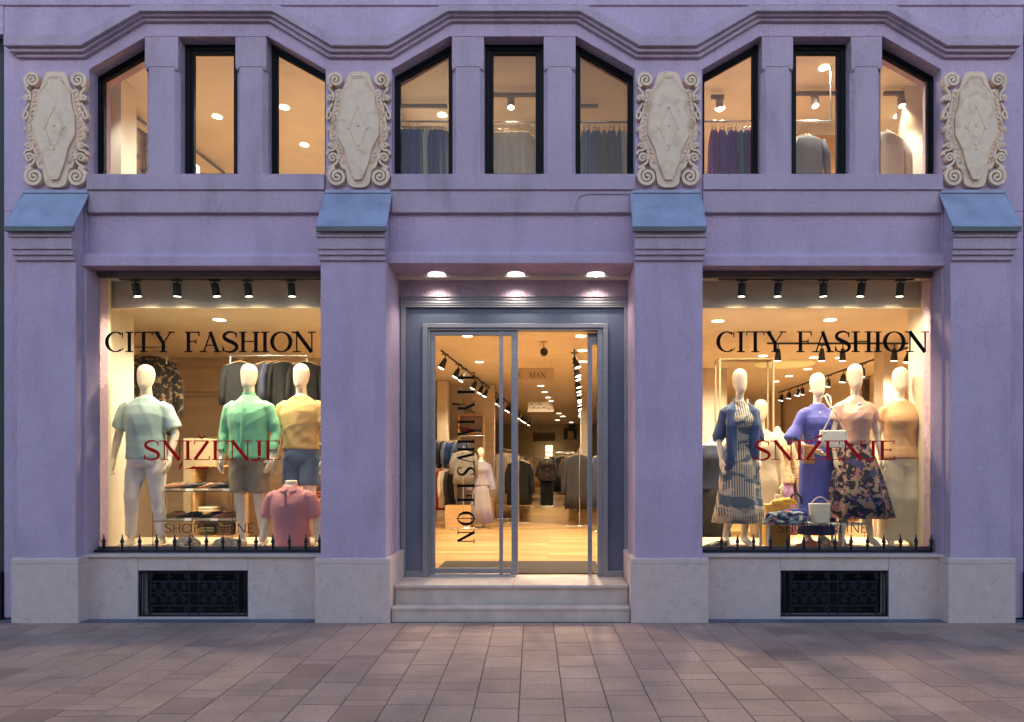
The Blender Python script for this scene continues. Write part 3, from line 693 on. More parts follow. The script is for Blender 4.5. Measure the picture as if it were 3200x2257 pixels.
text('lettering', 'SNIZENJE', 2353, 2800, 1377, 1438, YT, M_TRED, SHW[1], .16, .05, True, (3, 'a'))
text('lettering', 'SHOP ONLINE', 512, 796, 1636, 1666, YT, M_TGREY, SHW[0], .095, .075, False)
text('lettering', 'SHOP ONLINE', 2427, 2712, 1635, 1665, YT, M_TGREY, SHW[1], .095, .075, False)
mb = MB()     # red torn rest of a second line of letters
def zz(P, W, o_=0): mb.ribbon([(PX(280+x/3.114, YT), PZ(1300+z/3.114, YT)) for x, z in P], W, YT-.001-o_, YT)
zz([(905, 440), (890, 480), (870, 525)], [.006, .026, .012]); zz([(925, 516), (990, 512), (1010, 520)], [.006, .014, .006], .0002); zz([(975, 508), (1010, 500), (1040, 512), (1160, 516)], [.004, .03, .014, .018], .0004); zz([(1090, 500), (1160, 494)], [.004, .01], .0006)
mb.build('lettering', M_TRED, SHW[0])
# upright letters on the left door leaf
mb = MB(); lay = [0]
def vput(mb, P, W, off): mb.ribbon(P, W, .739-off-.001, .7395)
for ch, vc, sp_ in (('T', 1181, 1), ('I', 1226, 1), ('Y', 1277, 1), ('I', 1319, 1), ('A', 1347, 1), ('H', 1393, 1), ('V', 1433, 1), ('S', 1473, 1), ('I', 1519, 1), ('T', 1563, 1), ('O', 1621, 1), ('N', 1678, 1)):
    sub = MB(); adv = glyph(sub, ch, 0, 0, 1, .15, .05, True, lambda *a: None, [0])
    cap = PX(1483, .74)-PX(1430, .74); xb = PX(1430, .74); zc = PZ(vc, .74)
    kk = {'S': .78, 'A': .8, 'N': .9}.get(ch, .92)
    def p2(mb, P, W, off):      # rotate clockwise: letter x runs downwards, letter height runs to the right
        vput(mb, [(xb+p[1]*cap, zc-(p[0]-adv/2)*cap*kk) for p in P], [q*cap for q in W], off)
    glyph(mb, ch, 0, 0, 1, .15, .05, True, p2, lay)
    if ch == 'O': p2(mb, [(adv/2, -.08), (adv/2, 1.04)], [.05, .05], .0020)
    if ch == 'T' and vc > 1500: p2(mb, [(adv/2-.3, .5), (adv/2-.3, .8), (adv/2-.1, .85)], [.08, .08, .04], .0021)
    if ch == 'Y': p2(mb, [(adv/2-.3, -.32), (adv/2-.22, .5)], [.12, .03], .0022)
mb.build('lettering', M_TBLK, ld)

# ------------------------------------------------------------ shop interior shell
def planks(m):
    n, l, b = nodes_of(m); tc = n.new('ShaderNodeTexCoord'); mp = n.new('ShaderNodeMapping'); l.new(tc.outputs['Object'], mp.inputs[0]); mp.inputs['Rotation'].default_value = (0, 0, 0)
    k = n.new('ShaderNodeTexBrick'); k.inputs['Scale'].default_value = 1; k.inputs['Brick Width'].default_value = 1.3; k.inputs['Row Height'].default_value = .19; k.inputs['Mortar Size'].default_value = .003; k.inputs['Bias'].default_value = 0
    k.inputs['Color1'].default_value = (.62, .62, .62, 1); k.inputs['Color2'].default_value = (1.15, 1.12, 1.05, 1); k.inputs['Mortar'].default_value = (.3, .26, .2, 1); l.new(mp.outputs[0], k.inputs['Vector'])
    old = b.inputs['Base Color'].links[0].from_socket; mx = n.new('ShaderNodeMix'); mx.data_type = 'RGBA'; mx.blend_type = 'MULTIPLY'; mx.inputs[0].default_value = 1; l.new(old, mx.inputs[6]); l.new(k.outputs[0], mx.inputs[7]); l.new(mx.outputs[2], b.inputs['Base Color'])
FZ, CZ = .36, 3.42
def S(name, mb, m):
    for i in range(0, len(mb.v), 8):
        s = MB(); s.v = mb.v[i:i+8]; s.f = [tuple(k-i for k in f) for f in mb.f[i//8*6:i//8*6+6]]; s.m = [0]*6; tag(s.build(name, m), kind='structure')
M_FLOOR = mat('oak_laminate_floor', (.56, .33, .14), .28, 0, .16, 1.6, .0006, 30, .5, aniso=(1, 12, 1))
planks(M_FLOOR)
S('floor', MB().box(-6.6, 6.6, .90, 24.2, .2, FZ), M_FLOOR)
S('floor', MB().box(-2.32, 1.56, .81, .90, .2, FZ-.0005), M_FLOOR)
S('ceiling', MB().box(-6.6, 6.6, .802, 24.2, CZ, 3.66), M_ICEIL)
S('ceiling', MB().box(-6.6, 6.6, .51, .80, 3.661, 3.70), M_ICEIL)
S('ceiling', MB().box(-2.33, 1.57, .803, 1.0, 3.25, 3.419), M_ICEIL)
S('wall', MB().box(-6.7, -6.6, .5, 24.2, 0, 6.4).box(6.6, 6.7, .5, 24.2, 0, 6.4), M_IWALL)
S('wall', MB().box(-6.6, 6.6, 24.2, 24.3, 0, 6.4), mat('ochre_back_wall', (.50, .40, .26), .8))
S('wall', MB().box(-5.9, -4.83, .501, .58, .5, 3.66).box(4.14, 5.9, .501, .58, .5, 3.66), M_IWALL)
for k, (a, b_) in enumerate(((-5.02, -2.30), (1.53, 4.25))):
    S('wall', MB().box(a, b_, .69, .80, PZ(963, .69), 3.66), M_IWALL)      # bulkhead over the display
    S('floor', MB().box(a-.2, b_, .501, 1.75, .3, .681), mat('beige_display_floor', (.60, .50, .36), .6))
S('wall', MB().box(-2.34, -2.20, .81, 1.2, .3, 3.66).box(1.43, 1.56, .81, 1.2, .3, 3.66), M_IWALL)
S('wall', MB().box(-5.1, -4.86, .581, .63, .68, 3.66).box(-5.15, -5.02, .63, 1.30, .30, CZ), M_IWALL)
S('wall', MB().box(4.155, 4.30, .581, .93, .68, 3.66), M_IWALL)
S('wall', MB().box(-6.6, -2.6, 4.6, 4.72, FZ, CZ).box(-2.72, -2.6, 4.72, 9.2, FZ, CZ), M_BEIGE)
S('wall', MB().box(-6.6, 6.6, .52, .62, 4.0, 4.60), M_IWALL)
# upper room
S('floor', MB().box(-6.6, 6.6, .52, 6.5, 3.705, 3.95), M_FLOOR)
S('ceiling', MB().box(-6.7, 6.7, .36, 6.6, 6.25, 6.4), M_ICEIL)
S('wall', MB().box(-6.6, 6.6, 6.5, 6.6, 3.7, 6.25), M_IWALL)
S('wall', MB().box(-3.02, -2.92, .53, 6.5, 3.95, 6.249) if False else MB().box(-2.05, -1.93, .53, 6.5, 3.95, 6.249).box(1.18, 1.30, .53, 6.5, 3.95, 6.249), M_IWALL)
# roof lid, so the sun stays out
tag(MB().box(-6.9, 6.9, .42, 24.4, 6.41, 6.6).build('roof', M_WALL, B))
# decorative shallow lines and cracks on ceilings are left to the paint; columns in the shop
def col(x, y, wd, dp, label, m=M_IWALL, z1=CZ):
    o = empty('pillar', (x, y, FZ)); MB().box(-wd/2, wd/2, -dp/2, dp/2, .10, z1-FZ-.001).build('shaft', m, o, bevel=.01)
    MB().box(-wd/2-.015, wd/2+.015, -dp/2-.015, dp/2+.015, 0, .10).build('skirting', mat('cream_trim', (.6, .5, .38), .6), o); return tag(o, label, 'pillar')
col(PX(1385, 7.9), 7.9, .22, .3, 'pale pillar farthest left behind the glass door letters')
col(PX(1512, 8.6), 8.6, .50, .3, 'wide ribbed cream pillar right of the door letters', M_BEIGE)
col(PX(1428, 8.8), 8.8, .30, .25, 'cream pillar between shelves behind the door letters')
col(PX(1830, 12.0), 12.0, .28, .4, 'tall cream pillar beside the dark coats on the right of the aisle')
col(PX(2768, 3.4), 3.4, .22, .3, 'beige pillar behind the right hand mannequins', M_BEIGE)
col(PX(2225, 6.0), 6.0, .5, .3, 'beige pillar at the left end of the right window', M_BEIGE)

# ------------------------------------------------------------ lamps
UPC = (1, .96, .86)
def downlight(u, v, Z, label, W, col=LITE, r=.075):
    d = (Z-CAMZ)*F/(CV-v); Y = d+CAMY; x = (u-CU)*d/F
    o = empty('ceiling_light', (x, Y, Z)); tag(o, label, 'ceiling light', 'round ceiling lights')
    MB().cyl((0, 0, -.005), r, .004, 24).build('lens', M_LAMP, o)
    MB().rings([[(q*math.cos(2*PI*j/24), q*math.sin(2*PI*j/24), z) for j in range(24)] for q, z in ((r, -.001), (r+.012, -.006), (r, -.009))], False).build('trim_ring', mat('white_trim', (.75, .72, .72), .4), o)
    if W: light('SPOT', (0, 0, -.02), W, col, o, .07, 150, .9)
    return o
LG = 'round downlight in the shop ceiling seen through the open door'
for u, v, lb in ((686, 999, 'bright oval ceiling light above the letters of the left window'), (2243, 1003, 'ceiling light at the upper left of the right window'), (2594, 999, 'ceiling light above the letter S in the right window'),
               (1460, 1049, 'ceiling light at the top of the closed door leaf'), (1498, 1131, 'ceiling light right of the left hand track in the doorway'), (1815, 1050, 'nearest ceiling light at the top right of the open doorway'), (1820, 1095, 'second ceiling light down the right side of the doorway'), (1822, 1130, 'third ceiling light down the right side of the doorway'),
               (1690, 1206, 'first light of the diagonal row behind the MAN sign'), (1702, 1225, 'second light of the diagonal row behind the MAN sign'), (1713, 1242, 'third light of the diagonal row behind the MAN sign'), (1722, 1253, 'fourth light of the diagonal row behind the MAN sign'),
               (2384, 1112, 'ceiling light below the letter Y in the right window'), (2543, 1117, 'small ceiling light below the letter A in the right window'), (2624, 1118, 'ceiling light below the letter H in the right window'), (2290, 1125, 'ceiling light above the glass case in the right window'), (2524, 1153, 'ceiling light right of the yellow ceiling glow'), (2466, 1175, 'ceiling light below the yellow ceiling glow'), (2424, 1192, 'lowest ceiling light left of the long lamp track')):
    downlight(u, v, CZ, lb, 2.0*DOWN_W if v < 1140 else DOWN_W)
for k, (x, y) in enumerate(((-4.0, .875), (-3.4, .875), (-2.85, .875), (2.1, .875), (2.7, .875), (3.3, .875))):  # hidden lamps added to brighten the walls behind both displays
    o = empty('ceiling_light', (x, y, CZ)); tag(o, 'added unseen lamp behind the display bulkhead, brightening the back wall', 'ceiling light', 'added lamps behind the bulkheads')
    MB().cyl((0, 0, -.005), .07, .004, 20).build('lens', M_LAMP, o); light('SPOT', (0, 0, -.02), DOWN_W*(.6 if k < 3 else .4), LITE, o, .07, 125, .9, to=(0, 1.3, -2))
for u, v in ((1747, 1292), (1759, 1301), (1742, 1313), (1785, 1320), (1688, 1339)):
    tag(downlight(u, v, CZ, 'small bright light far back over the aisle', DOWN_W*1.2 if v in (1301, 1339) else 0, r=.1), group='far aisle ceiling lights')
for u, v, lb in ((679, 364, 'ceiling light in the middle upper window of the left bay'), (889, 335, 'upper ceiling light in the right upper window of the left bay'), (951, 452, 'lower ceiling light in the right upper window of the left bay'), (1382, 359, 'ceiling light beside the hanging blue clothes'),
                 (2575, 211, 'large ceiling light high in the middle upper window of the right bay'), (2250, 338, 'ceiling light over the purple clothes'), (2808, 362, 'ceiling light in the last upper window beside the lit wall')):
    downlight(u, v, 6.248, lb, UP_W, UPC, r=.062)
for x in (-4.2, -.4, 2.8): 
    o = empty('ceiling_light', (x, 4.9, 6.248)); tag(o, 'ceiling light deep inside the upper room', 'ceiling light', 'deep upper ceiling lights'); MB().cyl((0, 0, -.005), .07, .004, 20).build('lens', M_LAMP, o); light('SPOT', (0, 0, -.02), UP_W, UPC, o, .07, 150, .9)

def spot_head(o, x, y, z, r, h, aim=(0, 0, -1), m=M_BLK, cone=False, lit=0, ang=60, col=WARM, bracket=.05):
    """a lamp head hanging at x,y,z(top of bracket), child of the track"""
    A = Vector(aim).normalized(); P = Vector((x, y, z-bracket)); side = Vector((1, 0, 0))
    mb = MB().box(x-.055, x+.055, y-.016, y+.016, z-.014, z+.001); mb.tube([(x, y, z-.01), (x, y, z-bracket)], .009, 8)
    mb.tube([P-A*h*.12, P+A*h], [r*.55 if cone else r, r], 18, rnd=False) if not cone else mb.tube([P-A*h*.1, P+A*h*.3, P+A*h], [r*.5, r*.75, r], 14, rnd=False)
    s = mb.build('spotlight', m, o, smooth=False)
    MB().tube([P+A*(h+.0005), P+A*(h+.004)], r*.86, 16, rnd=False).build('lens', M_LAMP, s)
    if lit: light('SPOT', P+A*(h+.012), lit, col, o, r*1.6, ang, .7, to=P+A*2)
    return s
# tracks along the top of both shop windows
for k, (us, ul) in enumerate((((424, 553, 671, 774, 910), (375, 1000)), ((2319, 2432, 2573, 2693, 2814), (2246, 2855)))):
    Y = .47; zt = 3.652
    o = empty('track_light', (0, 0, 0)); tag(o, 'black track with five cylinder spotlights at the top of the %s shop window' % ('menswear' if k == 0 else 'womenswear'), 'track light', 'window track lights')
    MB().box(PX(ul[0], Y), PX(ul[1], Y), Y-.02, Y+.02, zt-.035, zt+.008).build('rail', M_BLK, o)
    for j, u in enumerate(us):
        tl = ((.08, -.05, .10, .05, .02), (0, 0, .06, -.05, 0))[k][j]
        spot_head(o, PX(u, Y), Y, zt-.034, .040, .125, (tl, .16, -1), lit=WIN_SPOT*1.3, ang=138)
# long track running into the shop in the right window, cross track, door tracks
M_CONE = mat('black_cone_lamp_shade', (.014, .012, .010), .4)
def long_track(p0, p1, n_, label, r, h, litk, aim, rail=True):
    p0 = Vector(p0); p1 = Vector(p1)
    o = empty('track_light', (0, 0, 0)); tag(o, label, 'track light'); MB().tube([p0, p1], .016, 6, rnd=False).build('rail', M_BLK, o)
    for i in range(n_):
        p = p0.lerp(p1, (i+.3+.25*math.sin(i*2.3))/n_); spot_head(o, p.x, p.y, p.z, r, h, (aim[0]+.12*math.sin(i*3.1), aim[1], -1), M_CONE, True, TRACK_W if i in litk else 0, 110, bracket=.09)
    return o
long_track((5.2, 2.73, 3.30), (5.55, 9.4, 3.33), 13, 'long black track of cone spotlights slanting across the right shop window', .062, .13, (1, 5, 9), (-.15, .1))
long_track((3.16, 2.9, 3.36), (5.3, 2.9, 3.36), 4, 'black cross track of hanging spotlights behind the right window letters', .05, .16, (1, 3), (0, .1))
long_track((-1.62, 3.3, 3.32), (-.72, 20, 3.34), 18, 'long spotlight track on the left of the doorway ceiling', .055, .15, (1, 4, 8, 12, 16), (-.45, -.15))
long_track((.38, 3.2, 3.32), (1.0, 15.5, 3.34), 14, 'spotlight track on the right of the doorway ceiling', .055, .15, (1, 4, 8, 12), (.35, -.15))
# upper floor tracks
for (u0, u1, v, heads, lb) in ((1253, 1398, 332, (), 'grey ceiling bar over the blue clothes in the middle bay'), (1540, 1676, 297, ((1597, 323),), 'ceiling track with a glaring spotlight above the cream shirts'), (1815, 1868, 332, (), 'short ceiling bar above the navy clothes'), (2490, 2618, 292, ((2546, 322),), 'ceiling track with one spotlight over the grey jumper'), (2762, 2884, 292, ((2816, 330),), 'ceiling track with one spotlight beside the lit white wall'), (2222, 2262, 303, ((2248, 322),), 'short track with one spotlight over the purple clothes')):
    d = 4.55*F/(CV-v); Y = d+CAMY; o = empty('track_light', (0, 0, 0)); tag(o, lb, 'track light')
    z = PZ(v, Y); MB().box(PX(u0, Y), PX(u1, Y), Y-.02, Y+.02, z-.02, z+.02).build('rail', mat('grey_metal_rail', (.16, .15, .16), .5, .3), o)
    for (u, vv) in heads: spot_head(o, PX(u, Y), Y, z-.02, .045, .10, (.0, -.25, -1), mat('grey_lamp_body', (.25, .22, .2), .4, .3), False, UP_W*.5, 100)
# dome camera, signs
o = empty('security_camera', (PX(1700, 3.1), 3.1, CZ)); tag(o, 'small black dome camera on the ceiling above the MAN sign', 'security camera')
MB().cyl((0, 0, -.10), .012, .099).cyl((0, 0, -.012), .06, .011).build('bracket', mat('cream_trim', (.6, .5, .38), .6), o); MB().ball((0, 0, -.15), (.06, .06, .065)).build('dome', M_BLK, o, smooth=True)
Y = 5.0; o = empty('hanging_sign', (0, 0, 0)); tag(o, 'beige hanging ceiling sign reading MAN', 'sign')
pb = MB().box(PX(1596, Y), PX(1730, Y), Y-.01, Y+.01, PZ(1188, Y), PZ(1150, Y)).build('board', mat('beige_sign_board', (.50, .40, .30), .5), o)
text('lettering', 'MAN', 1653, 1707, 1164, 1180, Y-.0115, mat('brown_letters', (.08, .05, .03), .5), pb)
mb = MB(); mb.ribbon([(PX(1614, Y), PZ(1162, Y)), (PX(1627, Y), PZ(1178, Y))], .012, Y-.013, Y-.0102); mb.ribbon([(PX(1626, Y), PZ(1162, Y)), (PX(1615, Y), PZ(1180, Y))], .008, Y-.0145, Y-.0102); mb.build('lettering', mat('brown_letters', (.08, .05, .03), .5), pb)
MB().tube([(PX(1610, Y), Y, PZ(1150, Y)), (PX(1610, Y), Y, CZ)], .003, 5).tube([(PX(1722, Y), Y, PZ(1150, Y)), (PX(1722, Y), Y, CZ)], .003, 5).build('wire', M_SILVER, o)
Y = 9.5; o = empty('hanging_sign', (0, 0, 0)); tag(o, 'small hanging sign with faint dark script farther down the aisle', 'sign')
pb = MB().prism([(PX(u, Y), PZ(v, Y)) for u, v in ((1648, 1288), (1651, 1257), (1724, 1257), (1732, 1288))], Y-.01, Y+.01).build('board', mat('beige_sign_board', (.50, .40, .30), .5), o)
mb = MB()
for k, (u, v, L) in enumerate(((1658, 1264, 6), (1680, 1264, 14), (1716, 1265, 8), (1663, 1276, 10), (1677, 1277, 12), (1692, 1276, 16), (1712, 1279, 8))): mb.ribbon([(PX(u, Y), PZ(v, Y)), (PX(u+L*.5, Y), PZ(v-2, Y)), (PX(u+L, Y), PZ(v+1, Y))], [.015, .03, .012], Y-.012-.0003*k, Y-.0102)
mb.build('script', mat('brown_letters', (.08, .05, .03), .5), pb)
MB().tube([(PX(1655, Y), Y, PZ(1257, Y)), (PX(1655, Y), Y, CZ)], .003, 5).tube([(PX(1722, Y), Y, PZ(1257, Y)), (PX(1722, Y), Y, CZ)], .003, 5).build('wire', M_SILVER, o)
# doormat
o = MB().box(-1.33, .60, .84, 1.80, FZ, FZ+.012).build('doormat', mat('brown_coir_mat', (.045, .033, .026), .95, bump=.003, bscale=180), None, bevel=.004); tag(o, 'dark brown doormat inside the entrance', 'doormat')
# yellow glowing ceiling lamp
d = 1.7*F/(CV-1150); o = empty('ceiling_lamp', ((2450-CU)*d/F, d+CAMY, CZ)); tag(o, 'yellow glass ceiling lamp glowing behind the right window letters', 'ceiling lamp')
MB().ell([(0, 0, -.002, .55, .35), (0, 0, -.05, .50, .32), (0, 0, -.075, .3, .2)], 28).build('shade', emit('yellow_lit_glass', (.60, .42, .02), .22), o, smooth=True)
# ------------------------------------------------------------ fabrics
def cloth(name, col, rough=.85, weave=.0006, sheen=.2, var=.08):
    return mat(name, col, rough, 0, var, 5, weave, 260, .25, sheen)
def add_mix(m, fac_socket, col):
    n, l, b = nodes_of(m); old = b.inputs['Base Color'].links[0].from_socket
    mx = n.new('ShaderNodeMix'); mx.data_type = 'RGBA'; l.new(fac_socket, mx.inputs[0]); l.new(old, mx.inputs[6]); mx.inputs[7].default_value = col+(1,); l.new(mx.outputs[2], b.inputs['Base Color'])
def ramp(m, sock, a, b_):
    n, l, b = nodes_of(m); r = n.new('ShaderNodeMapRange'); r.inputs[1].default_value = a; r.inputs[2].default_value = b_; l.new(sock, r.inputs[0]); return r.outputs[0]
def spots(m, scale, a, b_, col, tex='VORONOI', sx=(1, 1, 1), dist=0, loc=(0, 0, 0), rot=(0, 0, 0)):
    n, l, b = nodes_of(m); tc = n.new('ShaderNodeTexCoord'); mp = n.new('ShaderNodeMapping'); l.new(tc.outputs['Object'], mp.inputs[0]); mp.inputs['Scale'].default_value = sx; mp.inputs['Location'].default_value = loc; mp.inputs['Rotation'].default_value = rot
    if tex == 'VORONOI':
        q = n.new('ShaderNodeTexVoronoi'); q.inputs['Scale'].default_value = scale; l.new(mp.outputs[0], q.inputs['Vector']); s = q.outputs['Distance']
    elif tex == 'NOISE':
        q = n.new('ShaderNodeTexNoise'); q.inputs['Scale'].default_value = scale; q.inputs['Detail'].default_value = 3; q.inputs['Distortion'].default_value = dist; l.new(mp.outputs[0], q.inputs['Vector']); s = q.outputs[0]
    else:
        q = n.new('ShaderNodeTexWave'); q.inputs['Scale'].default_value = scale; q.inputs['Distortion'].default_value = dist; l.new(mp.outputs[0], q.inputs['Vector']); s = q.outputs['Fac']
    f = ramp(m, s, a, b_); add_mix(m, f, col); return f
C_TEE = cloth('pale_blue_cotton', (.36, .50, .50)); C_WHITE = cloth('white_denim', (.72, .70, .72)); C_GREEN = cloth('mint_green_linen', (.24, .62, .36)); C_KHAKI = cloth('khaki_cotton', (.34, .27, .19))
C_MUST = cloth('mustard_jersey', (.60, .40, .16)); C_DENIM = cloth('blue_denim', (.10, .15, .24), var=.35); C_PINK = cloth('pink_pique', (.62, .27, .30)); C_BLUE = cloth('royal_blue_crepe', (.075, .085, .38), .6)
C_SATIN = cloth('blush_satin', (.70, .40, .31), .32, 0, .1); C_TAN = cloth('apricot_knit', (.62, .38, .20)); C_CREAM = cloth('cream_plisse', (.82, .73, .52)); C_CARD = cloth('navy_denim_cardigan', (.06, .10, .22), var=.3)
n_, l_, b_ = nodes_of(C_SATIN); b_.inputs['Specular IOR Level'].default_value = .7
C_DRESS = cloth('striped_and_leaf_print', (.10, .13, .19)); spots(C_DRESS, 13, .35, .5, (.62, .53, .42), 'WAVE', (1, 0, .02), .3); spots(C_DRESS, 4.6, .53, .56, (.62, .53, .42), 'NOISE', (1, 1, 3), .3); spots(C_DRESS, 3.4, .56, .58, (.11, .15, .20), 'NOISE', (1, 1, 2.2), .4, (3, 1, 5))
C_FLOR = cloth('floral_print', (.46, .32, .22)); spots(C_FLOR, 14, .56, .59, (.42, .17, .19), 'NOISE', (1, 1, 1), .5, (9, 0, 3)); spots(C_FLOR, 11, .47, .50, (.028, .03, .055), 'NOISE', (1, 1, 1), .9); spots(C_FLOR, 9, .58, .60, (.07, .07, .19), 'NOISE', (1, 1, 1.2), .6, (4, 2, 1)); spots(C_FLOR, 15, .62, .65, (.50, .24, .25), 'NOISE', (1, 1, 1), .5, (2, 5, 3)); spots(C_FLOR, 13, .63, .66, (.07, .09, .08), 'NOISE', (1, 1, 1), .5, (1, 7, 8))
C_LEO = cloth('leopard_print', (.55, .27, .11)); spots(C_LEO, 55, .25, .2, (.06, .03, .02), 'VORONOI')
C_SMALLF = cloth('blue_red_floral_cloth', (.05, .07, .14)); spots(C_SMALLF, 14, .55, .57, (.45, .5, .5), 'NOISE'); spots(C_SMALLF, 12, .60, .62, (.5, .05, .05), 'NOISE', loc=(3, 3, 3))
M_MANQ = mat('ivory_mannequin_skin', (.80, .70, .57), .38, 0, .02, 3)

def wr_fn(amp, sx=7, sz=3, seed=0, tilt=.5, hem=None):
    def f(p, n):
        q = Vector((p.x*sx+seed, p.y*sx, p.z*sz+p.x*tilt*4*math.sin(seed*2.1))); a = noise.noise(q); b = noise.noise(Vector((p.x*3+seed*2, p.y*3, p.z*8+p.x*5*math.cos(seed*1.7))))
        c = noise.noise(q*2.7)
        rd = max(0, 1-3.2*abs(a))**1.3; re_ = max(0, 1-3.2*abs(b))**1.3
        return amp*.62*(rd*1.0+re_*.8+.35*c-.25-.5*a)
    return f

# ------------------------------------------------------------ mannequins
def jt(H, fem, pose):
    k = H/1.85
    J = dict(sh=.165 if fem else .205, hip=.085 if fem else .09)
    return k, J
MALE_T = [(1.52, .066, .062, 0), (1.485, .10, .075, .005), (1.455, .155, .092, .008), (1.42, .188, .108, .008), (1.34, .190, .122, 0), (1.24, .178, .122, 0), (1.12, .158, .108, 0), (1.02, .155, .104, 0), (.95, .165, .112, .004), (.88, .172, .118, .01), (.83, .160, .112, .01)]
FEM_T = [(1.51, .050, .050, 0), (1.485, .075, .06, .005), (1.455, .120, .075, .01), (1.42, .150, .090, .008), (1.34, .150, .118, -.012), (1.28, .142, .122, -.016), (1.20, .128, .100, 0), (1.10, .112, .085, 0), (1.02, .130, .095, .004), (.95, .158, .112, .01), (.88, .172, .120, .014), (.83, .165, .115, .014)]
def arm_pts(side, fem, elbow, wrist): 
    sx = (.150 if fem else .192)*side
    return Vector((sx, .0, 1.415)), Vector(elbow), Vector(wrist)
def hand(mb, wr, d, side, k=1.0, curl=.5):
    """palm, four bent fingers of different length and a thumb from the side of the palm; d = forearm direction"""
    d = Vector(d).normalized(); fwd = (Vector((0, -1, 0))-d*d.dot(Vector((0, -1, 0)))).normalized(); inn = d.cross(fwd).normalized()
    if inn.x*side > 0: inn = -inn                   # palm faces the body
    c = wr+d*.055*k
    mb.tube([wr-d*.02*k, wr+d*.02*k, c, wr+d*.095*k], [.021*k, .024*k, .030*k, .026*k], 10)
    mb.tube([c-fwd*.016*k, c+fwd*.016*k+d*.02*k], [.019*k, .019*k], 8)
    for i, L in enumerate((.078, .088, .082, .064)):
        off = fwd*(.0295-.0195*i)*k; p0 = wr+d*.095*k+off
        sp = fwd*(.004-.003*i)*k
        p1 = p0+d*L*.45*k+inn*L*.10*curl*k+sp; p2 = p1+d*L*.32*k+inn*L*.28*curl*k+sp; p3 = p2+d*L*.18*k+inn*L*.30*curl*k
        mb.tube([p0-d*.02*k, p1, p2, p3], [.0090*k, .0086*k, .0078*k, .0066*k], 8)
    t0 = wr+d*.03*k+fwd*.022*k; t1 = t0+d*.028*k+fwd*.024*k+inn*.010*k; t2 = t1+d*.034*k+fwd*.008*k+inn*.012*k
    mb.tube([t0, t1, t2], [.012*k, .0105*k, .008*k], 8)
def body_mesh(fem, arms, feet, head=True, legs=True, heel=0):
    mb = MB(); T = FEM_T if fem else MALE_T
    mb.ell([(0, y, z, rx, ry) for z, rx, ry, y in T], 32)
    mb.tube([(0, .012, 1.46), (0, .008, 1.54), (0, -.004, 1.625)], [.062 if not fem else .046, .054 if not fem else .041, .052 if not fem else .042], 16, rnd=False)
    if head:      # featureless egg head with a soft chin and brow
        hs = [(1.588, .018, .022, -.040), (1.600, .036, .046, -.034), (1.625, .054, .072, -.020), (1.66, .066, .087, -.006), (1.70, .073, .095, .002), (1.74, .077, .099, .006), (1.78, .075, .097, .006), (1.81, .065, .086, .006), (1.832, .046, .064, .006), (1.845, .022, .032, .006)]
        s = .96 if fem else 1.0
        mb.ell([(0, y, z, rx*s, ry*s) for z, rx, ry, y in hs], 26)
    hw = .085 if fem else .09
    if legs:
        for s, (kx, ky, fx, fy) in zip((-1, 1), feet):
            th = .082 if fem else .086
            mb.tube([(s*hw, .01, .86), (s*hw+(kx-s*hw)*.35, ky*.35, .72), (kx, ky, .49), (kx+(fx-kx)*.25, ky+(fy-ky)*.25+.015, .37), (kx+(fx-kx)*.6, ky+(fy-ky)*.6+.012, .23), (fx, fy+.01, .085+heel), (fx, fy+.012, .045+heel*.8)],
                    [th, th*.88, .052, .053, .042, .031, .031], 16)
            sx = 1 if fx > 0 else -1
            mb.tube([(fx, fy+.045, .036+heel), (fx, fy, .042+heel*.8), (fx+sx*.012, fy-.07, .040+heel*.3), (fx+sx*.022, fy-.125, .026)], [.030, .036, .034, .026], 12)
            for j in range(4): mb.tube([(fx+sx*(.005+.012*j), fy-.12+.008*j, .020), (fx+sx*(.010+.014*j), fy-.158+.012*j, .013)], [.011, .008], 6)
    for s, (e, w_) in zip((-1, 1), arms):
        a, e, w_ = arm_pts(s, fem, e, w_); f = .80 if fem else 1
        mb.tube([a+Vector((-s*.03, 0, 0)), a+(e-a)*.12, a+(e-a)*.45, e, e+(w_-e)*.3, w_-(w_-e)*.12, w_], [.054*f, .056*f, .046*f, .038*f, .039*f, .026*f, .024*f], 14)
        hand(mb, w_, w_-e, s, .92 if fem else 1.05)
    return mb
def torso_garment(fem, z_hem, z_top, infl, flare=0, n=36, T=None, neck=.0):
    T = T or (FEM_T if fem else MALE_T); secs = []
    zs = [z_top-(z_top-z_hem)*i/14 for i in range(15)]
    def at(z):
        for (za, xa, ya, oa), (zb, xb, yb, ob) in zip(T, T[1:]):
            if za >= z >= zb:
                t = (za-z)/(za-zb); return xa+(xb-xa)*t, ya+(yb-ya)*t, oa+(ob-oa)*t
        return T[-1][1:] if z < T[-1][0] else T[0][1:]
    for i, z in enumerate(zs):
        rx, ry, o = at(z); t = i/14; g = infl*(.35+.65*min(1, t*3))
        if 1.15 > z > .90: rx = max(rx, rx+(.165-rx)*.6 if not fem else rx); 
        secs.append((0, o, z, rx+g+flare*t, ry+g+flare*t*.7))
    return secs
def sleeve(mb, fem, side, e, w_, length, r0, r1):
    a, e, w_ = arm_pts(side, fem, e, w_)
    P = [a+Vector((-side*.05, 0, .005)), a+(e-a)*.08, a+(e-a)*.5]; Rr = [r0*1.0, r0, r0*.92]
    if length <= 1: P = P[:2]+[a+(e-a)*length*.5, a+(e-a)*length]; Rr = [r0, r0, (r0+r1)/2, r1]
    else: P += [e, e+(w_-e)*(length-1)]; Rr += [r1*1.12, r1]
    mb.tube(P, Rr, 16, rnd=False)
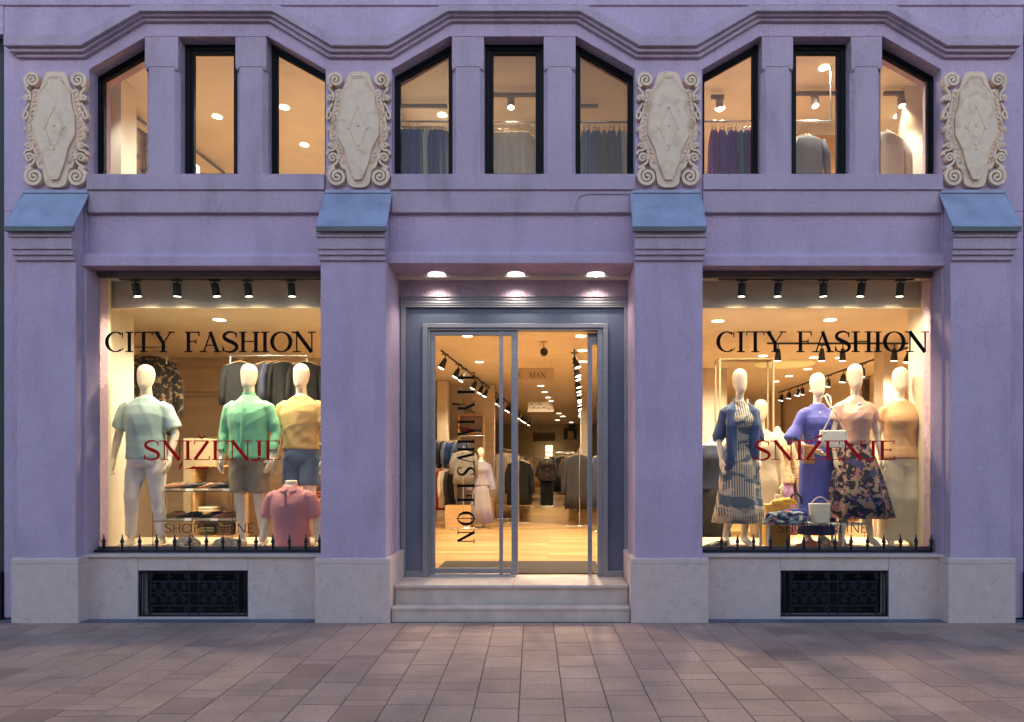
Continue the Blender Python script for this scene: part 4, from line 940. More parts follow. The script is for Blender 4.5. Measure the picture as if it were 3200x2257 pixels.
def pants(fem, feet, z_end, r_top, r_knee, r_end, z_waist=1.0, infl=.014):
    mb = MB(); T = FEM_T if fem else MALE_T; hw = .085 if fem else .09
    mb.ell([(0, y, z, rx+infl, ry+infl) for z, rx, ry, y in [t for t in T if t[0] <= z_waist+.03]]+[(0, .012, .80, .165, .108)], 32)
    for s, (kx, ky, fx, fy) in zip((-1, 1), feet):
        P = [(s*hw, .012, .88), (s*hw+(kx-s*hw)*.3, ky*.3+.006, .75)]; Rr = [r_top, r_top]
        if z_end < .49:
            t = (.49-z_end)/(.49-.06)
            P += [(kx, ky, .49), (kx+(fx-kx)*t*.5, ky+(fy-ky)*t*.5+.01, (.49+z_end)/2), (kx+(fx-kx)*t, ky+(fy-ky)*t+.01, z_end)]; Rr += [r_knee, (r_knee+r_end)/2, r_end]
        else:
            t = (.86-z_end)/(.86-.49); P += [(s*hw+(kx-s*hw)*t, ky*t, z_end)]; Rr += [r_end]
        mb.tube(P, Rr, 20, rnd=False)
    return mb
def place(o, u, vfoot, Y, H, rz=0, z=None):
    k = H/1.85; o.location = (PX(u, Y), Y, z if z is not None else PZ(vfoot, Y)); o.scale = (k, k, k); o.rotation_euler = (0, 0, R(rz))
VX, VC = .0075, .010
PLAT = .6815
AR = ((-.265, .02, 1.13), (-.275, -.05, .885))
def mirror(a): return tuple((-x, y, z) for x, y, z in a)
def male(label, arms, feet, u, Y, H, rz):
    o = empty('mannequin'); tag(o, label, 'mannequin', 'menswear window mannequins'); remesh(body_mesh(False, arms, feet), 'body', VX, M_MANQ, o)
    MB().cyl((0, 0, -.0), .14, .008, 32).build('base_plate', mat('glass_base_plate', (.4, .38, .34), .2), o)
    place(o, u, 0, Y, H, rz, PLAT); return o

# menswear window
A1 = ((-.275, .02, 1.14), (-.285, -.055, .90)); A1r = ((.280, .02, 1.14), (.262, -.06, .905))
F1 = ((-.125, -.03, -.165, .02), (.105, .02, .120, .06))
m1 = male('male mannequin in pale blue tee and white trousers at the left of the menswear window', (A1, A1r), F1, 456, .80, 2.07, 4)
mb = MB().ell(torso_garment(False, .89, 1.515, .020, .004), 36)
for s, a in ((-1, A1), (1, A1r)): sleeve(mb, False, s, a[0], a[1], .80, .066, .082)
MB().tube([(.070*math.cos(2*PI*i/24), .008+.064*math.sin(2*PI*i/24)-.004, 1.508+.010*math.sin(2*PI*i/24)) for i in range(25)], .009, 8, rnd=False).build('neckband', C_TEE, m1, smooth=True)
remesh(mb, 'shirt', VC, C_TEE, m1, 4, wr_fn(.008, 6, 2.6, 1)); 
remesh(pants(False, F1, .11, .092, .066, .048), 'trousers', VC, C_WHITE, m1, 3, wr_fn(.006, 7, 5, 4))
A2 = ((-.270, .03, 1.15), (-.262, -.04, .915)); A2r = ((.272, .03, 1.15), (.256, -.05, .915)); F2 = ((-.085, -.02, -.07, .0), (.10, .0, .125, .06))
m2 = male('male mannequin in mint green long sleeved shirt and khaki shorts', (A2, A2r), F2, 778, .82, 2.08, -3)
mb = MB().ell(torso_garment(False, .885, 1.525, .024, .010), 36)
for s, a in ((-1, A2), (1, A2r)): sleeve(mb, False, s, a[0], a[1], 1.86, .066, .044)
sh = remesh(mb, 'shirt', VC, C_GREEN, m2, 4, wr_fn(.008, 7, 4, 9))
MB().ell([(0, .008, 1.505, .070, .064), (0, .004, 1.53, .064, .060), (0, .0, 1.555, .060, .058)], 24, cap=False).build('collar', C_GREEN, sh, smooth=True)
mb = MB(); mb.ribbon([(0, 1.49), (.004, 1.3), (.002, 1.1), (.004, .92)], .024, -.152, -.138)
for z in (1.44, 1.34, 1.24, 1.14, 1.04, .96): mb.ball((.003, -.153, z), (.006, .003, .006), 8, 4)
mb.build('placket', C_GREEN, sh, smooth=True)
remesh(pants(False, F2, .54, .108, .1, .094), 'shorts', VC, C_KHAKI, m2, 3, wr_fn(.007, 8, 5, 14))
A3 = ((-.262, .03, 1.14), (-.262, -.02, .89)); A3r = ((.262, .02, 1.14), (.268, -.04, .89)); F3 = ((-.10, 0, -.11, .05), (.11, -.03, .135, .0))
m3 = male('male mannequin in mustard tee and denim shorts at the right of the menswear window', (A3, A3r), F3, 941, 1.0, 2.11, -6)
mb = MB().ell(torso_garment(False, .97, 1.51, .020, .0), 36)
for s, a in ((-1, A3), (1, A3r)): sleeve(mb, False, s, a[0], a[1], .78, .064, .074)
MB().tube([(.070*math.cos(2*PI*i/24), .008+.064*math.sin(2*PI*i/24)-.004, 1.503+.010*math.sin(2*PI*i/24)) for i in range(25)], .009, 8, rnd=False).build('neckband', C_MUST, m3, smooth=True)
remesh(mb, 'shirt', VC, C_MUST, m3, 4, wr_fn(.010, 5, 4, 21))
remesh(pants(False, F3, .60, .104, .1, .096), 'shorts', VC, C_DENIM, m3, 3, wr_fn(.006, 9, 6, 24))
MB().ell([(0, .004, .985, .178, .124), (0, .004, 1.02, .174, .120)], 32).build('belt', mat('dark_leather', (.05, .03, .02), .5), m3, smooth=True)
# polo bust
o = empty('torso_form'); tag(o, 'headless white torso form wearing a pink polo shirt low in the menswear window corner', 'mannequin bust')
mb = MB(); mb.ell([(0, y, z, rx, ry) for z, rx, ry, y in MALE_T], 30); mb.tube([(0, .01, 1.44), (0, .008, 1.575)], [.066, .060], 20, rnd=False)
AB = ((-.272, .02, 1.14), (-.29, -.02, .96))
for s, a in ((-1, AB), (1, mirror(AB))):
    a0, e, w_ = arm_pts(s, False, a[0], a[1]); mb.tube([a0, e, w_], [.052, .040, .034], 12)
remesh(mb, 'body', VX, M_MANQ, o)
mb = MB().ell(torso_garment(False, .84, 1.51, .020, .006), 36)
for s, a in ((-1, AB), (1, mirror(AB))): sleeve(mb, False, s, a[0], a[1], .80, .068, .080)
sh = remesh(mb, 'polo_shirt', VC, C_PINK, o, 4, wr_fn(.005, 7, 1.4, 31, .1))
for s in (-1, 1):
    MB().add([(0, -.075, 1.495), (s*.045, -.050, 1.535), (s*.074, .0, 1.545), (s*.082, .0, 1.505), (s*.085, -.080, 1.475), (s*.03, -.112, 1.462)], [(0, 1, 5), (1, 4, 5), (1, 2, 3), (1, 3, 4)]).build('collar', C_PINK, sh, smooth=True)
mb = MB().box(-.014, .014, -.150, -.138, 1.34, 1.475)
for z in (1.36, 1.40, 1.44): mb.ball((0, -.151, z), (.006, .003, .006), 8, 4)
mb.build('placket', C_PINK, sh)
place(o, 909, 0, .66, 1.98, 0, PZ(1722, .66)-.84*1.98/1.85); MB().cyl((0, .0, .79), .12, .05, 24).build('base', mat('glass_base_plate', (.4, .38, .34), .2), o)

# acrylic shoe case, shoes and folded heaps
M_ACR = bpy.data.materials.new('clear_acrylic'); M_ACR.use_nodes = True
_n = M_ACR.node_tree.nodes; _l = M_ACR.node_tree.links; _n.remove(_n['Principled BSDF']); _t = _n.new('ShaderNodeBsdfTransparent'); _g = _n.new('ShaderNodeBsdfGlossy'); _g.inputs['Roughness'].default_value = .05
_x = _n.new('ShaderNodeMixShader'); _x.inputs[0].default_value = .04; _l.new(_t.outputs[0], _x.inputs[1]); _l.new(_g.outputs[0], _x.inputs[2]); _l.new(_x.outputs[0], _n['Material Output'].inputs[0])
Y0, Y1 = .80, 1.08
x0, x1 = PX(478, Y0), PX(726, Y0); zA, zB, zC = PLAT, PZ(1628, Y0), PZ(1535, Y0); xm = PX(600, Y0)
o = empty('acrylic_display_case', ((x0+x1)/2, Y0, PLAT)); tag(o, 'clear acrylic two level shoe case in the menswear window', 'display case')
cx = (x0+x1)/2
def L_(x): return x-cx
mb = MB()
for z in (zB, zC): mb.box(L_(x0), L_(x1), 0, Y1-Y0, z-PLAT-.006, z-PLAT)
for x in (x0, xm, x1): mb.box(L_(x)-.002, L_(x)+.002, 0, Y1-Y0, 0, zC-PLAT-.007)
mb.build('panel', M_ACR, o)
mb = MB()
for x in (x0, xm, x1): mb.box(L_(x)-.003, L_(x)+.003, -.003, .001, 0, zC-PLAT)
for z in (zB, zC): mb.box(L_(x0), L_(x1), -.004, .0, z-PLAT-.007, z-PLAT+.001)
mb.build('edge', mat('acrylic_edge', (.10, .10, .08), .2), o)
def shoe(col, inner, loc, rz, label, L=.28, low=False):
    o = empty('shoe', loc, R(rz)); tag(o, label, 'shoe', 'shoes in the menswear window')
    secs = [(0, .010, .030, .012), (.02, .032, .040, .012), (.06, .045, .052, .012), (.11, .046, .066, .012), (.15, .040, .082, .012), (.19, .036, .078, .012), (.235, .036, .080, .012), (.265, .030, .088, .012), (.28, .012, .080, .014)]
    rs = []
    for x, hw, zt, zb in secs:
        x = x/.28*L; rs.append([(x-L/2, hw*math.cos(a), zb+(zt-zb)*(.5+.5*math.sin(a)) if math.sin(a) > -.2 else zb) for a in [2*PI*i/14 for i in range(14)]])
    MB().rings(rs).build('upper', mat(col[0], col[1], .4, var=.1), o, smooth=True)
    rs = [[(x/.28*L-L/2, s*(hw+.005), z) for s, z in ((-1, .0), (1, .0), (1, .014), (-1, .014))] for x, hw, zt, zb in secs]
    MB().rings(rs).build('sole', mat(col[2], col[3], .6), o)
    MB().ell([(-L/2+.205/.28*L, 0, .071, .055, .024), (-L/2+.205/.28*L, 0, .083, .060, .026)], 16).build('opening', mat(inner[0], inner[1], .7), o, smooth=True)
    return o
BRN = ('tan_leather', (.42, .20, .07), 'pale_rubber_sole', (.55, .45, .32)); BLKS = ('black_leather', (.015, .013, .012), 'pale_rubber_sole', (.55, .45, .32)); COG = ('cognac_leather', (.24, .09, .04), 'pale_rubber_sole', (.55, .45, .32)); IN1 = ('beige_lining', (.45, .33, .2)); IN2 = ('black_lining', (.01, .01, .01))
zt_ = zC+.014; zm_ = zB+.014
for (u, z, col, inn, lb) in ((538, zt_, BRN, IN1, 'tan loafer at the left on top of the case'), (565, zt_, COG, IN1, 'brown loafer beside the tan one on top of the case'), (605, zt_, BLKS, IN2, 'black loafer in the middle on top of the case'), (655, zt_, COG, IN1, 'cognac brown loafer right of the middle on top of the case'), (692, zt_, BLKS, IN2, 'black loafer at the right end on top of the case'),
                             (540, zm_, BRN, IN2, 'tan boat shoe at the left inside the case'), (592, zm_, BLKS, IN2, 'black shoe at the centre inside the case'), (660, zm_, BLKS, IN2, 'dark brown moccasin right of the centre inside the case'), (702, zm_, COG, IN2, 'dark moccasin at the right end inside the case')):
    yy = Y0+.10+.06*((u//7) % 2); shoe(col, inn, (PX(u, yy), yy, z), 12+8*((u//5) % 3), lb, .27)
for z_, us in ((zC, ((500, 608), (612, 725))), (zB, ((502, 600), (604, 722)))):
    for a, b2 in us:
        o = MB().box(PX(a, Y0+.02), PX(b2, Y0+.02), Y0+.02, Y0+.26, z_+.002, z_+.013).build('shoe_board', mat('pale_shoe_board', (.55, .45, .33), .6)); tag(o, 'flat cream board under shoes on the %s level, %s end' % ('top' if z_ == zC else 'lower', 'left' if a < 600 else 'right'), 'board')
for u, z_, lb in ((590, zC, 'left on the top level'), (706, zC, 'right on the top level'), (587, zB, 'left on the lower level'), (668, zB, 'right on the lower level')):
    o = MB().prismx([(Y0-.002, z_-.004), (Y0+.01, z_+.028), (Y0+.014, z_+.028), (Y0+.002, z_-.004)], PX(u-11, Y0), PX(u+11, Y0)).build('price_card', mat('white_card', (.85, .83, .78), .6)); tag(o, 'white blank price card standing %s of the shoe case' % lb, 'price card')
def heap(u0, u1, v, Y, h, m, label, cat, seed):
    x0, x1 = PX(u0, Y), PX(u1, Y); mb = MB(); c = (x0+x1)/2; w_ = (x1-x0)/2
    z0_ = PLAT
    mb.ell([(0, 0, 0, w_, .12), (0, 0, h*.35, w_*1.0, .12), (0, 0, h*.7, w_*.8, .09), (0, 0, h*.95, w_*.45, .05)], 30)
    o = remesh(mb, 'folded_cloth', .010, m, None, 2, lambda p, n: .02*noise.noise(p*22+Vector((seed, 0, 0)))+.012*noise.noise(p*50)); o.location = (c, Y, z0_); return tag(o, label, cat)
C_GREYP = cloth('grey_patterned_scarf', (.09, .09, .10)); spots(C_GREYP, 60, .54, .6, (.32, .28, .24), 'NOISE')
heap(545, 622, 1710, .72, .12, C_GREYP, 'grey patterned scarf heap on the display floor, left of two', 'scarf', 1); heap(665, 752, 1712, .72, .11, C_GREYP, 'grey patterned scarf heap on the display floor, right of two', 'scarf', 6)

# ------------------------------------------------------------ womenswear window
def female(label, arms, feet, u, Y, H, rz, z=PLAT, legs=True, m=M_MANQ, grp='womenswear window mannequins', heel=.03):
    o = empty('mannequin'); tag(o, label, 'mannequin', grp); remesh(body_mesh(True, arms, feet, True, legs, heel), 'body', VX, m, o)
    MB().cyl((0, 0, .0), .13, .008, 32).build('base_plate', mat('glass_base_plate', (.4, .38, .34), .2), o)
    place(o, u, 0, Y, H, rz, z); return o
G1 = ((-.215, .04, 1.14), (-.215, -.06, .90)); G1r = ((.205, .04, 1.14), (.19, -.03, .90)); Fa = ((-.09, -.02, -.14, .02), (.075, 0, .065, .04))
w1 = female('female mannequin in striped leaf print dress and open navy cardigan', (G1, G1r), Fa, 2312, .80, 2.02, 3)
def skirt(secs, m, name, parent, folds, amp, n=110, seed=0, solid=True, p=2):
    def fo(a, t): return amp*min(1, t*1.6)*(math.sin(a*folds+1.3*math.sin(2*a+seed)+t*.6)*.7+.4*math.sin(a*(folds*.5+1)+seed))
    return MB().ell(secs, n, fold=fo, cap=True, p=p).build(name, m, parent, smooth=True)
mb = MB().ell(torso_garment(True, 1.0, 1.51, .016), 36)
for s, a in ((-1, G1), (1, G1r)): sleeve(mb, True, s, a[0], a[1], .5, .05, .052)
d = remesh(mb, 'dress', VC, C_DRESS, w1, 3, wr_fn(.005, 8, 3, 41))
sk = skirt([(0, .004, 1.06, .125, .10), (0, .008, 1.0, .142, .115), (0, .01, .92, .175, .135), (0, .01, .8, .195, .145), (0, .01, .6, .215, .155), (-.005, .01, .42, .24, .17), (-.012, .01, .25, .272, .185)], C_DRESS, 'skirt', w1, 9, .07)
mb = MB()      # open cardigan: two front panels, back and sleeves
for s in (-1, 1):
    mb.tube([(s*.055, .0, 1.50), (s*.105, -.07, 1.40), (s*.118, -.095, 1.25), (s*.115, -.09, 1.08), (s*.12, -.085, .90), (s*.125, -.08, .80 if s < 0 else .92)], [.03, .058, .062, .055, .055, .050], 14, rnd=False, flat=.6)
mb.ell([(0, .045, z, rx+.018, ry*.7+.02) for z, rx, ry, y in FEM_T if 1.48 > z > .86], 28)
for s, a in ((-1, G1), (1, G1r)): sleeve(mb, True, s, a[0], a[1], 1.15, .060, .062)
remesh(mb, 'cardigan', VC, C_CARD, w1, 3, wr_fn(.006, 8, 2.5, 44))
# necktie-like open collar
MB().add([(0, -.09, 1.43), (-.05, -.06, 1.50), (-.075, -.02, 1.56), (-.09, -.03, 1.48), (0, -.09, 1.43), (.05, -.06, 1.50), (.075, -.02, 1.56), (.09, -.03, 1.48)], [(0, 1, 3), (1, 2, 3), (4, 7, 5), (5, 7, 6)]).build('collar', C_DRESS, w1)

G2 = ((-.29, .0, 1.13), (-.13, -.16, 1.02)); G2r = ((.215, .04, 1.14), (.205, -.06, .90)); Fb = ((-.08, 0, -.08, .05), (.08, 0, .08, .05))
w2 = female('female mannequin in royal blue blouse and long blue skirt with bent arm', (G2, G2r), Fb, 2555, .92, 1.99, 6)
mb = MB().ell(torso_garment(True, .98, 1.515, .022, .012), 36)
sleeve(mb, True, -1, G2[0], G2[1], 1.02, .068, .082); sleeve(mb, True, 1, G2r[0], G2r[1], .95, .062, .075)
remesh(mb, 'blouse', VC, C_BLUE, w2, 3, wr_fn(.008, 6, 2.2, 51))
skirt([(0, .006, 1.04, .135, .105), (0, .01, .93, .175, .13), (0, .012, .8, .19, .14), (0, .01, .6, .195, .145), (0, .01, .35, .20, .15), (0, .01, .12, .205, .155)], C_BLUE, 'skirt', w2, 6, .05, seed=2)
MB().ball((-.045, -.134, 1.405), (.014, .006, .014)).build('brooch', mat('silver_white_brooch', (.8, .8, .8), .2, .5), w2, smooth=True)

G3 = ((-.215, .02, 1.14), (-.20, -.02, .90)); G3r = ((.225, .03, 1.13), (.245, -.04, .89)); Fc = ((-.09, 0, -.12, .03), (.10, 0, .17, .04))
w3 = female('female mannequin in blush satin top and dark floral pleated skirt', (G3, G3r), Fc, 2672, .76, 2.07, -4)
mb = MB().ell(torso_garment(True, 1.04, 1.515, .022, -.004), 36)
for s, a in ((-1, G3), (1, G3r)): sleeve(mb, True, s, a[0], a[1], .50, .058, .072)
remesh(mb, 'satin_top', VC, C_SATIN, w3, 4, wr_fn(.011, 4, 3.2, 61))
skirt([(0, .004, 1.07, .118, .095), (.0, .006, 1.0, .145, .115), (.01, .01, .9, .185, .15), (.02, .01, .75, .225, .18), (.03, .01, .55, .275, .21), (.045, .01, .30, .33, .24)], C_FLOR, 'skirt', w3, 11, .085, seed=5)
MB().ball((.0, -.128, 1.43), (.022, .006, .014)).build('brooch', mat('silver_white_brooch', (.8, .8, .8), .2, .5), w3, smooth=True)
G4 = ((-.205, .04, 1.14), (-.20, -.02, .90)); G4r = ((.212, .03, 1.14), (.245, -.02, .90)); Fd = ((-.08, 0, -.09, .05), (.085, 0, .10, .05))
w4 = female('female mannequin in apricot short sleeved top and wide cream trousers', (G4, G4r), Fd, 2814, .86, 2.05, -8)
mb = MB().ell(torso_garment(True, .90, 1.495, .026, .022), 36)
for s, a in ((-1, G4), (1, G4r)): sleeve(mb, True, s, a[0], a[1], .48, .056, .064)
remesh(mb, 'top', VC, C_TAN, w4, 3, wr_fn(.004, 8, 3, 71))
C_SHEER = cloth('apricot_knit_band', (.50, .28, .12)); MB().ell([(0, .0, 1.16, .142, .114), (0, 0, 1.20, .146, .118)], 36).build('knit_band', C_SHEER, w4, smooth=True)
remesh(pants(True, Fd, .07, .118, .118, .122, .93, infl=.016), 'trousers', VC, C_CREAM, w4, 3, wr_fn(.006, 9, 1.2, 74, .05))

# second row of forms behind
C_BEI = cloth('oatmeal_knit', (.40, .32, .22)); M_GOLD = mat('sand_mannequin_skin', (.46, .36, .24), .45)
b1 = female('beige mannequin in oatmeal vest standing behind the dress mannequin', (G3, G3r), Fb, 2378, 1.72, 2.05, -35, .37, True, M_GOLD, 'back row mannequins')
mb = MB().ell(torso_garment(True, .6, 1.50, .03, .05), 32); remesh(mb, 'vest', .014, C_BEI, b1, 3, wr_fn(.006, 6, 2, 81))
b1.scale = (1.12, 1.12, 1.12)
# headless lace form, dark form far behind
def form(u, v, Y, H, m, mg, label, skirtm=None):
    o = empty('dress_form'); tag(o, label, 'dress form')
    mb = MB().ell([(0, y, z, rx, ry) for z, rx, ry, y in FEM_T], 28); mb.tube([(0, .01, 1.45), (0, .008, 1.54)], [.045, .04], 14); remesh(mb, 'body', .012, m, o)
    mb = MB().ell(torso_garment(True, .9, 1.46, .02, .01), 32)
    for s in (-1, 1): mb.tube([(s*.13, 0, 1.40), (s*.20, .01, 1.20), (s*.23, -.02, .95)], [.055, .05, .035], 12, rnd=False)
    remesh(mb, 'jacket', .012, mg, o, 3, wr_fn(.008, 7, 3, u))
    if skirtm: skirt([(0, 0, .98, .15, .12), (0, 0, .8, .18, .14), (0, 0, .55, .20, .15), (0, 0, .3, .22, .16)], skirtm, 'skirt', o, 7, .08)
    MB().cyl((0, 0, 0), .14, .02, 24).tube([(0, 0, .01), (0, 0, .9)], .012, 8).build('stand', M_SILVER, o)
    k = H/1.85; o.scale = (k, k, k); o.location = (PX(u, Y), Y, FZ); return o
C_LACE = cloth('beige_lace', (.50, .36, .22)); spots(C_LACE, 30, .5, .6, (.30, .20, .11), 'NOISE'); C_PURP = cloth('mauve_floral', (.24, .10, .20)); spots(C_PURP, 12, .55, .58, (.32, .22, .45), 'NOISE')
form(2430, 0, 2.0, 2.06, M_GOLD, C_LACE, 'headless form in beige lace behind the blue dressed mannequin', C_PURP)
C_BRN = cloth('dark_brown_tweed', (.040, .024, .016)); C_DK = cloth('black_wool', (.012, .011, .011)); C_NAVY = cloth('navy_wool', (.02, .025, .05))
form(2612, 0, 5.2, 2.2, M_BLK, C_DK, 'black headless form seen between the heads in the right window', C_DK)
form(2228, 0, 1.95, 1.9, M_MANQ, C_NAVY, 'navy coat on a form at the far left edge of the right window', C_DK)

# handbags
def tote(name, cu, v0, v1, wt, wb, dep, Y, m, label, strap, handle_h, handle_w, knot=None):
    x = PX(cu, Y); zb, zt = PZ(v1, Y), PZ(v0, Y); h = zt-zb; o = empty(name, (x, Y, zb)); tag(o, label, 'handbag')
    rs = []
    for t in (0, .04, .5, .93, 1): w_ = (wb+(wt-wb)*t)/2*(.93 if t == 0 else 1); dd = dep/2*(1-.55*t); rs.append([(w_*c_*(1-.0), dd*s_, h*t) for c_, s_ in [(math.copysign(abs(math.cos(a))**.45, math.cos(a)), math.copysign(abs(math.sin(a))**.45, math.sin(a))) for a in [2*PI*i/28 for i in range(28)]]])
    MB().rings(rs).build('bag_body', m, o, smooth=True)
    mb = MB(); P = []
    for i in range(17):
        t = i/16; P.append((-handle_w/2+handle_w*t if not knot else -handle_w/2*(1-2*t)*(1-abs(1-abs(2*t-1))*0), -dep*.12, h*.93+handle_h*(math.sin(PI*t) if not knot else 1-abs(2*t-1))))
    mb.tube(P, .006, 8); mb.build('handle', strap, o, smooth=True)
    return o
C_WLEA = mat('white_leather', (.84, .78, .68), .35, var=.03, bump=.0006, bscale=300); C_BUCK = mat('ivory_leather', (.80, .70, .52), .45, var=.03, bump=.0006, bscale=300)
o = tote('handbag', 2604, 1345, 1400, .285, .33, .12, .50, C_WLEA, 'white leather tote hanging on a knotted strap in front of the blue blouse', C_WLEA, .23, .24, True)
x = o.location.x; MB().tube([PT(2600, 1283, .50)-o.location, PT(2588, 1260, .56)-o.location, PT(2578, 1238, .62)-o.location, PT(2567, 1243, .66)-o.location], [.007, .011, .009, .006], 8).tube([PT(2600, 1283, .5)-o.location, PT(2594, 1240, .56)-o.location, PT(2582, 1232, .62)-o.location], [.006, .011, .006], 8).tube([PT(2594, 1276, .495)-o.location, PT(2609, 1273, .495)-o.location], [.009, .009], 8).build('strap', C_WLEA, o, smooth=True)
mb = MB()
for s in (-1, 1):
    for k in range(4): mb.ball((s*.105+.012*k*s*.6, -.052, .165-.009*k*((k % 2)*2-1)), (.008, .004, .005), 8, 4)
mb.build('buckle', mat('old_brass', (.35, .25, .12), .35, .8), o)
tote('handbag', 2561, 1573, 1634, .232, .195, .15, .55, C_BUCK, 'ivory bucket bag with a round handle on the low table', C_BUCK, .085, .225)
tote('handbag', 2527, 1390, 1450, .11, .125, .06, .62, C_LEO, 'leopard print bag hanging from the bent arm of the blue mannequin', mat('dark_leather', (.05, .03, .02), .5), .13, .07)
# low table with folded scarf and clutch, yellow bag on a neck form, brown shoes
zt_ = PZ(1636, .58); o = empty('display_table', (PX(2500, .7), .7, PLAT)); tag(o, 'low white display table carrying the bucket bag', 'table')
MB().box(PX(2395, .55)-PX(2500, .7), PX(2705, .55)-PX(2500, .7), -.17, .17, zt_-PLAT-.018, zt_-PLAT).build('table_top', M_PLAST, o)
for sx in (-.40, .42):
    for sy in (-.14, .14): MB().box(sx-.012, sx+.012, sy-.012, sy+.012, 0, zt_-PLAT-.018).build('leg', M_PLAST, o)
o = MB().ell([(0, 0, 0, .115, .05), (0, 0, .09, .115, .045), (0, 0, .155, .11, .02)], 24, p=6).build('clutch_bag', mat('cobalt_blue_leather', (.05, .06, .30), .4), None, smooth=False, bevel=.004); o.location = (PX(2488, .62), .62, zt_+.001); tag(o, 'cobalt blue clutch bag beside the ivory bucket bag', 'clutch bag')
MB().ell([(0, 0, 0, .117, .052), (0, 0, .01, .117, .051)], 24, p=6).build('flap', mat('cobalt_blue_leather', (.05, .06, .30), .4), o).location = (0, 0, .10)
mb = MB().ell([(0, 0, 0, .20, .09), (0, 0, .10, .20, .08), (0, 0, .17, .16, .06), (0, 0, .2, .07, .04)], 40)
o = remesh(mb, 'scarf', .010, C_SMALLF, None, 2, lambda p, n: .03*noise.noise(p*16)+.014*noise.noise(p*40)); o.location = (PX(2452, .58), .55, zt_-.004); o.scale = (1.15, 1, .72); tag(o, 'blue and red floral scarf draped over the low table', 'scarf')
o = MB().box(PX(2395, .85), PX(2470, .85), .85, 1.1, PLAT, PZ(1578, .85)).build('riser_box', mat('ochre_display_box', (.50, .28, .06), .6)); tag(o, 'ochre riser box under the yellow bag', 'riser')
zr = PZ(1578, .85)
o = MB().cyl((0, 0, 0), .035, .11, 24, r2=.034).ell([(0, 0, 0, .10, .05), (0, 0, .03, .08, .045)], 24).build('neck_form', M_MANQ, None, smooth=False, bevel=.004); o.location = (PX(2430, .9), .9, zr+.005); tag(o, 'short ivory neck stand above the yellow bag', 'neck stand')
o = empty('handbag', (PX(2450, .86), .86, zr)); tag(o, 'yellow and black slouchy bag lying on the riser', 'handbag')
mb = MB().ell([(0, 0, 0, .15, .05), (0, 0, .05, .14, .05), (.02, 0, .08, .05, .03)], 30); remesh(mb, 'bag_body', .009, mat('yellow_leather', (.62, .33, .03), .45), o, 2, lambda p, n: .012*noise.noise(p*18))
MB().tube([(.06, 0, .03), (.09, -.01, .11), (.14, -.01, .13), (.19, 0, .09), (.20, .0, .02)], .012, 8).build('handle', M_BLK, o, smooth=True)
shoe(('black_suede', (.03, .025, .02), 'black_sole', (.02, .02, .02)), IN2, (PX(2235, .62), .62, PLAT), 10, 'black flat shoe on the floor at the left of the right window')['group'] = 'womenswear shoes'
mb = MB().ell([(0, 0, 0, .32, .09), (0, 0, .05, .30, .08), (0, 0, .09, .1, .04)], 40)
C_RUST = cloth('rust_patterned_scarf', (.45, .12, .05)); spots(C_RUST, 25, .5, .55, (.6, .38, .2), 'NOISE')
o = remesh(mb, 'scarf', .010, C_RUST, None, 2, lambda p, n: .025*noise.noise(p*18)); o.location = (PX(2560, .72), .62, PLAT); tag(o, 'rust patterned scarf spread on the display floor', 'scarf')

# ------------------------------------------------------------ hanging clothes
GM = {}
def garment_mesh(kind):
    if kind in GM: return GM[kind]
    mb = MB()
    if kind == 'coat':     # origin at the hook, hangs down, broad side in X
        secs = [(0, 0, -.10, .045, .03), (0, 0, -.115, .10, .045), (0, 0, -.15, .20, .06), (0, 0, -.20, .235, .07), (0, 0, -.45, .22, .075), (0, 0, -.75, .23, .08), (0, 0, -1.02, .245, .09)]
        mb.ell(secs, 44, fold=lambda a, t: .12*t*math.sin(a*7+1), p=2.2)
        for s in (-1, 1): mb.tube([(s*.19, 0, -.17), (s*.245, -.01, -.35), (s*.265, -.03, -.60), (s*.262, -.05, -.78)], [.055, .058, .05, .044], 12, rnd=False)
    elif kind == 'shirt':
        secs = [(0, 0, -.10, .045, .03), (0, 0, -.12, .12, .04), (0, 0, -.16, .20, .05), (0, 0, -.3, .20, .06), (0, 0, -.55, .205, .06), (0, 0, -.74, .21, .065)]
        mb.ell(secs, 40, fold=lambda a, t: .10*t*math.sin(a*6), p=2.2)
        for s in (-1, 1): mb.tube([(s*.18, 0, -.15), (s*.245, -.01, -.32), (s*.25, -.02, -.55)], [.05, .048, .038], 10, rnd=False)
    elif kind == 'dress':
        secs = [(0, 0, -.11, .10, .035), (0, 0, -.14, .15, .045), (0, 0, -.35, .15, .05), (0, 0, -.5, .14, .05), (0, 0, -.8, .20, .065), (0, 0, -1.15, .26, .08)]
        mb.ell(secs, 44, fold=lambda a, t: .16*t*math.sin(a*8), p=2)
    elif kind == 'blouse':     # thin garment, reads as a narrow tapering strip when seen edge on
        secs = [(0, 0, -.105, .02, .008), (0, 0, -.13, .10, .018), (0, 0, -.17, .18, .028), (0, 0, -.25, .21, .036), (0, 0, -.5, .20, .042), (0, 0, -.8, .21, .05), (0, 0, -1.0, .22, .055)]
        mb.ell(secs, 56, fold=lambda a, t: .22*t*math.sin(a*9+.6)+.1*math.sin(a*3+t*3), p=2)
    elif kind == 'trousers':
        for s in (-1, 1): mb.ell([(s*.075, 0, -.10, .085, .03), (s*.075, 0, -.35, .08, .035), (s*.07, 0, -.7, .07, .03), (s*.07, 0, -1.05, .065, .028)], 20, p=2.6)
    GM[kind] = mb.mesh('garment_'+kind, True); return GM[kind]
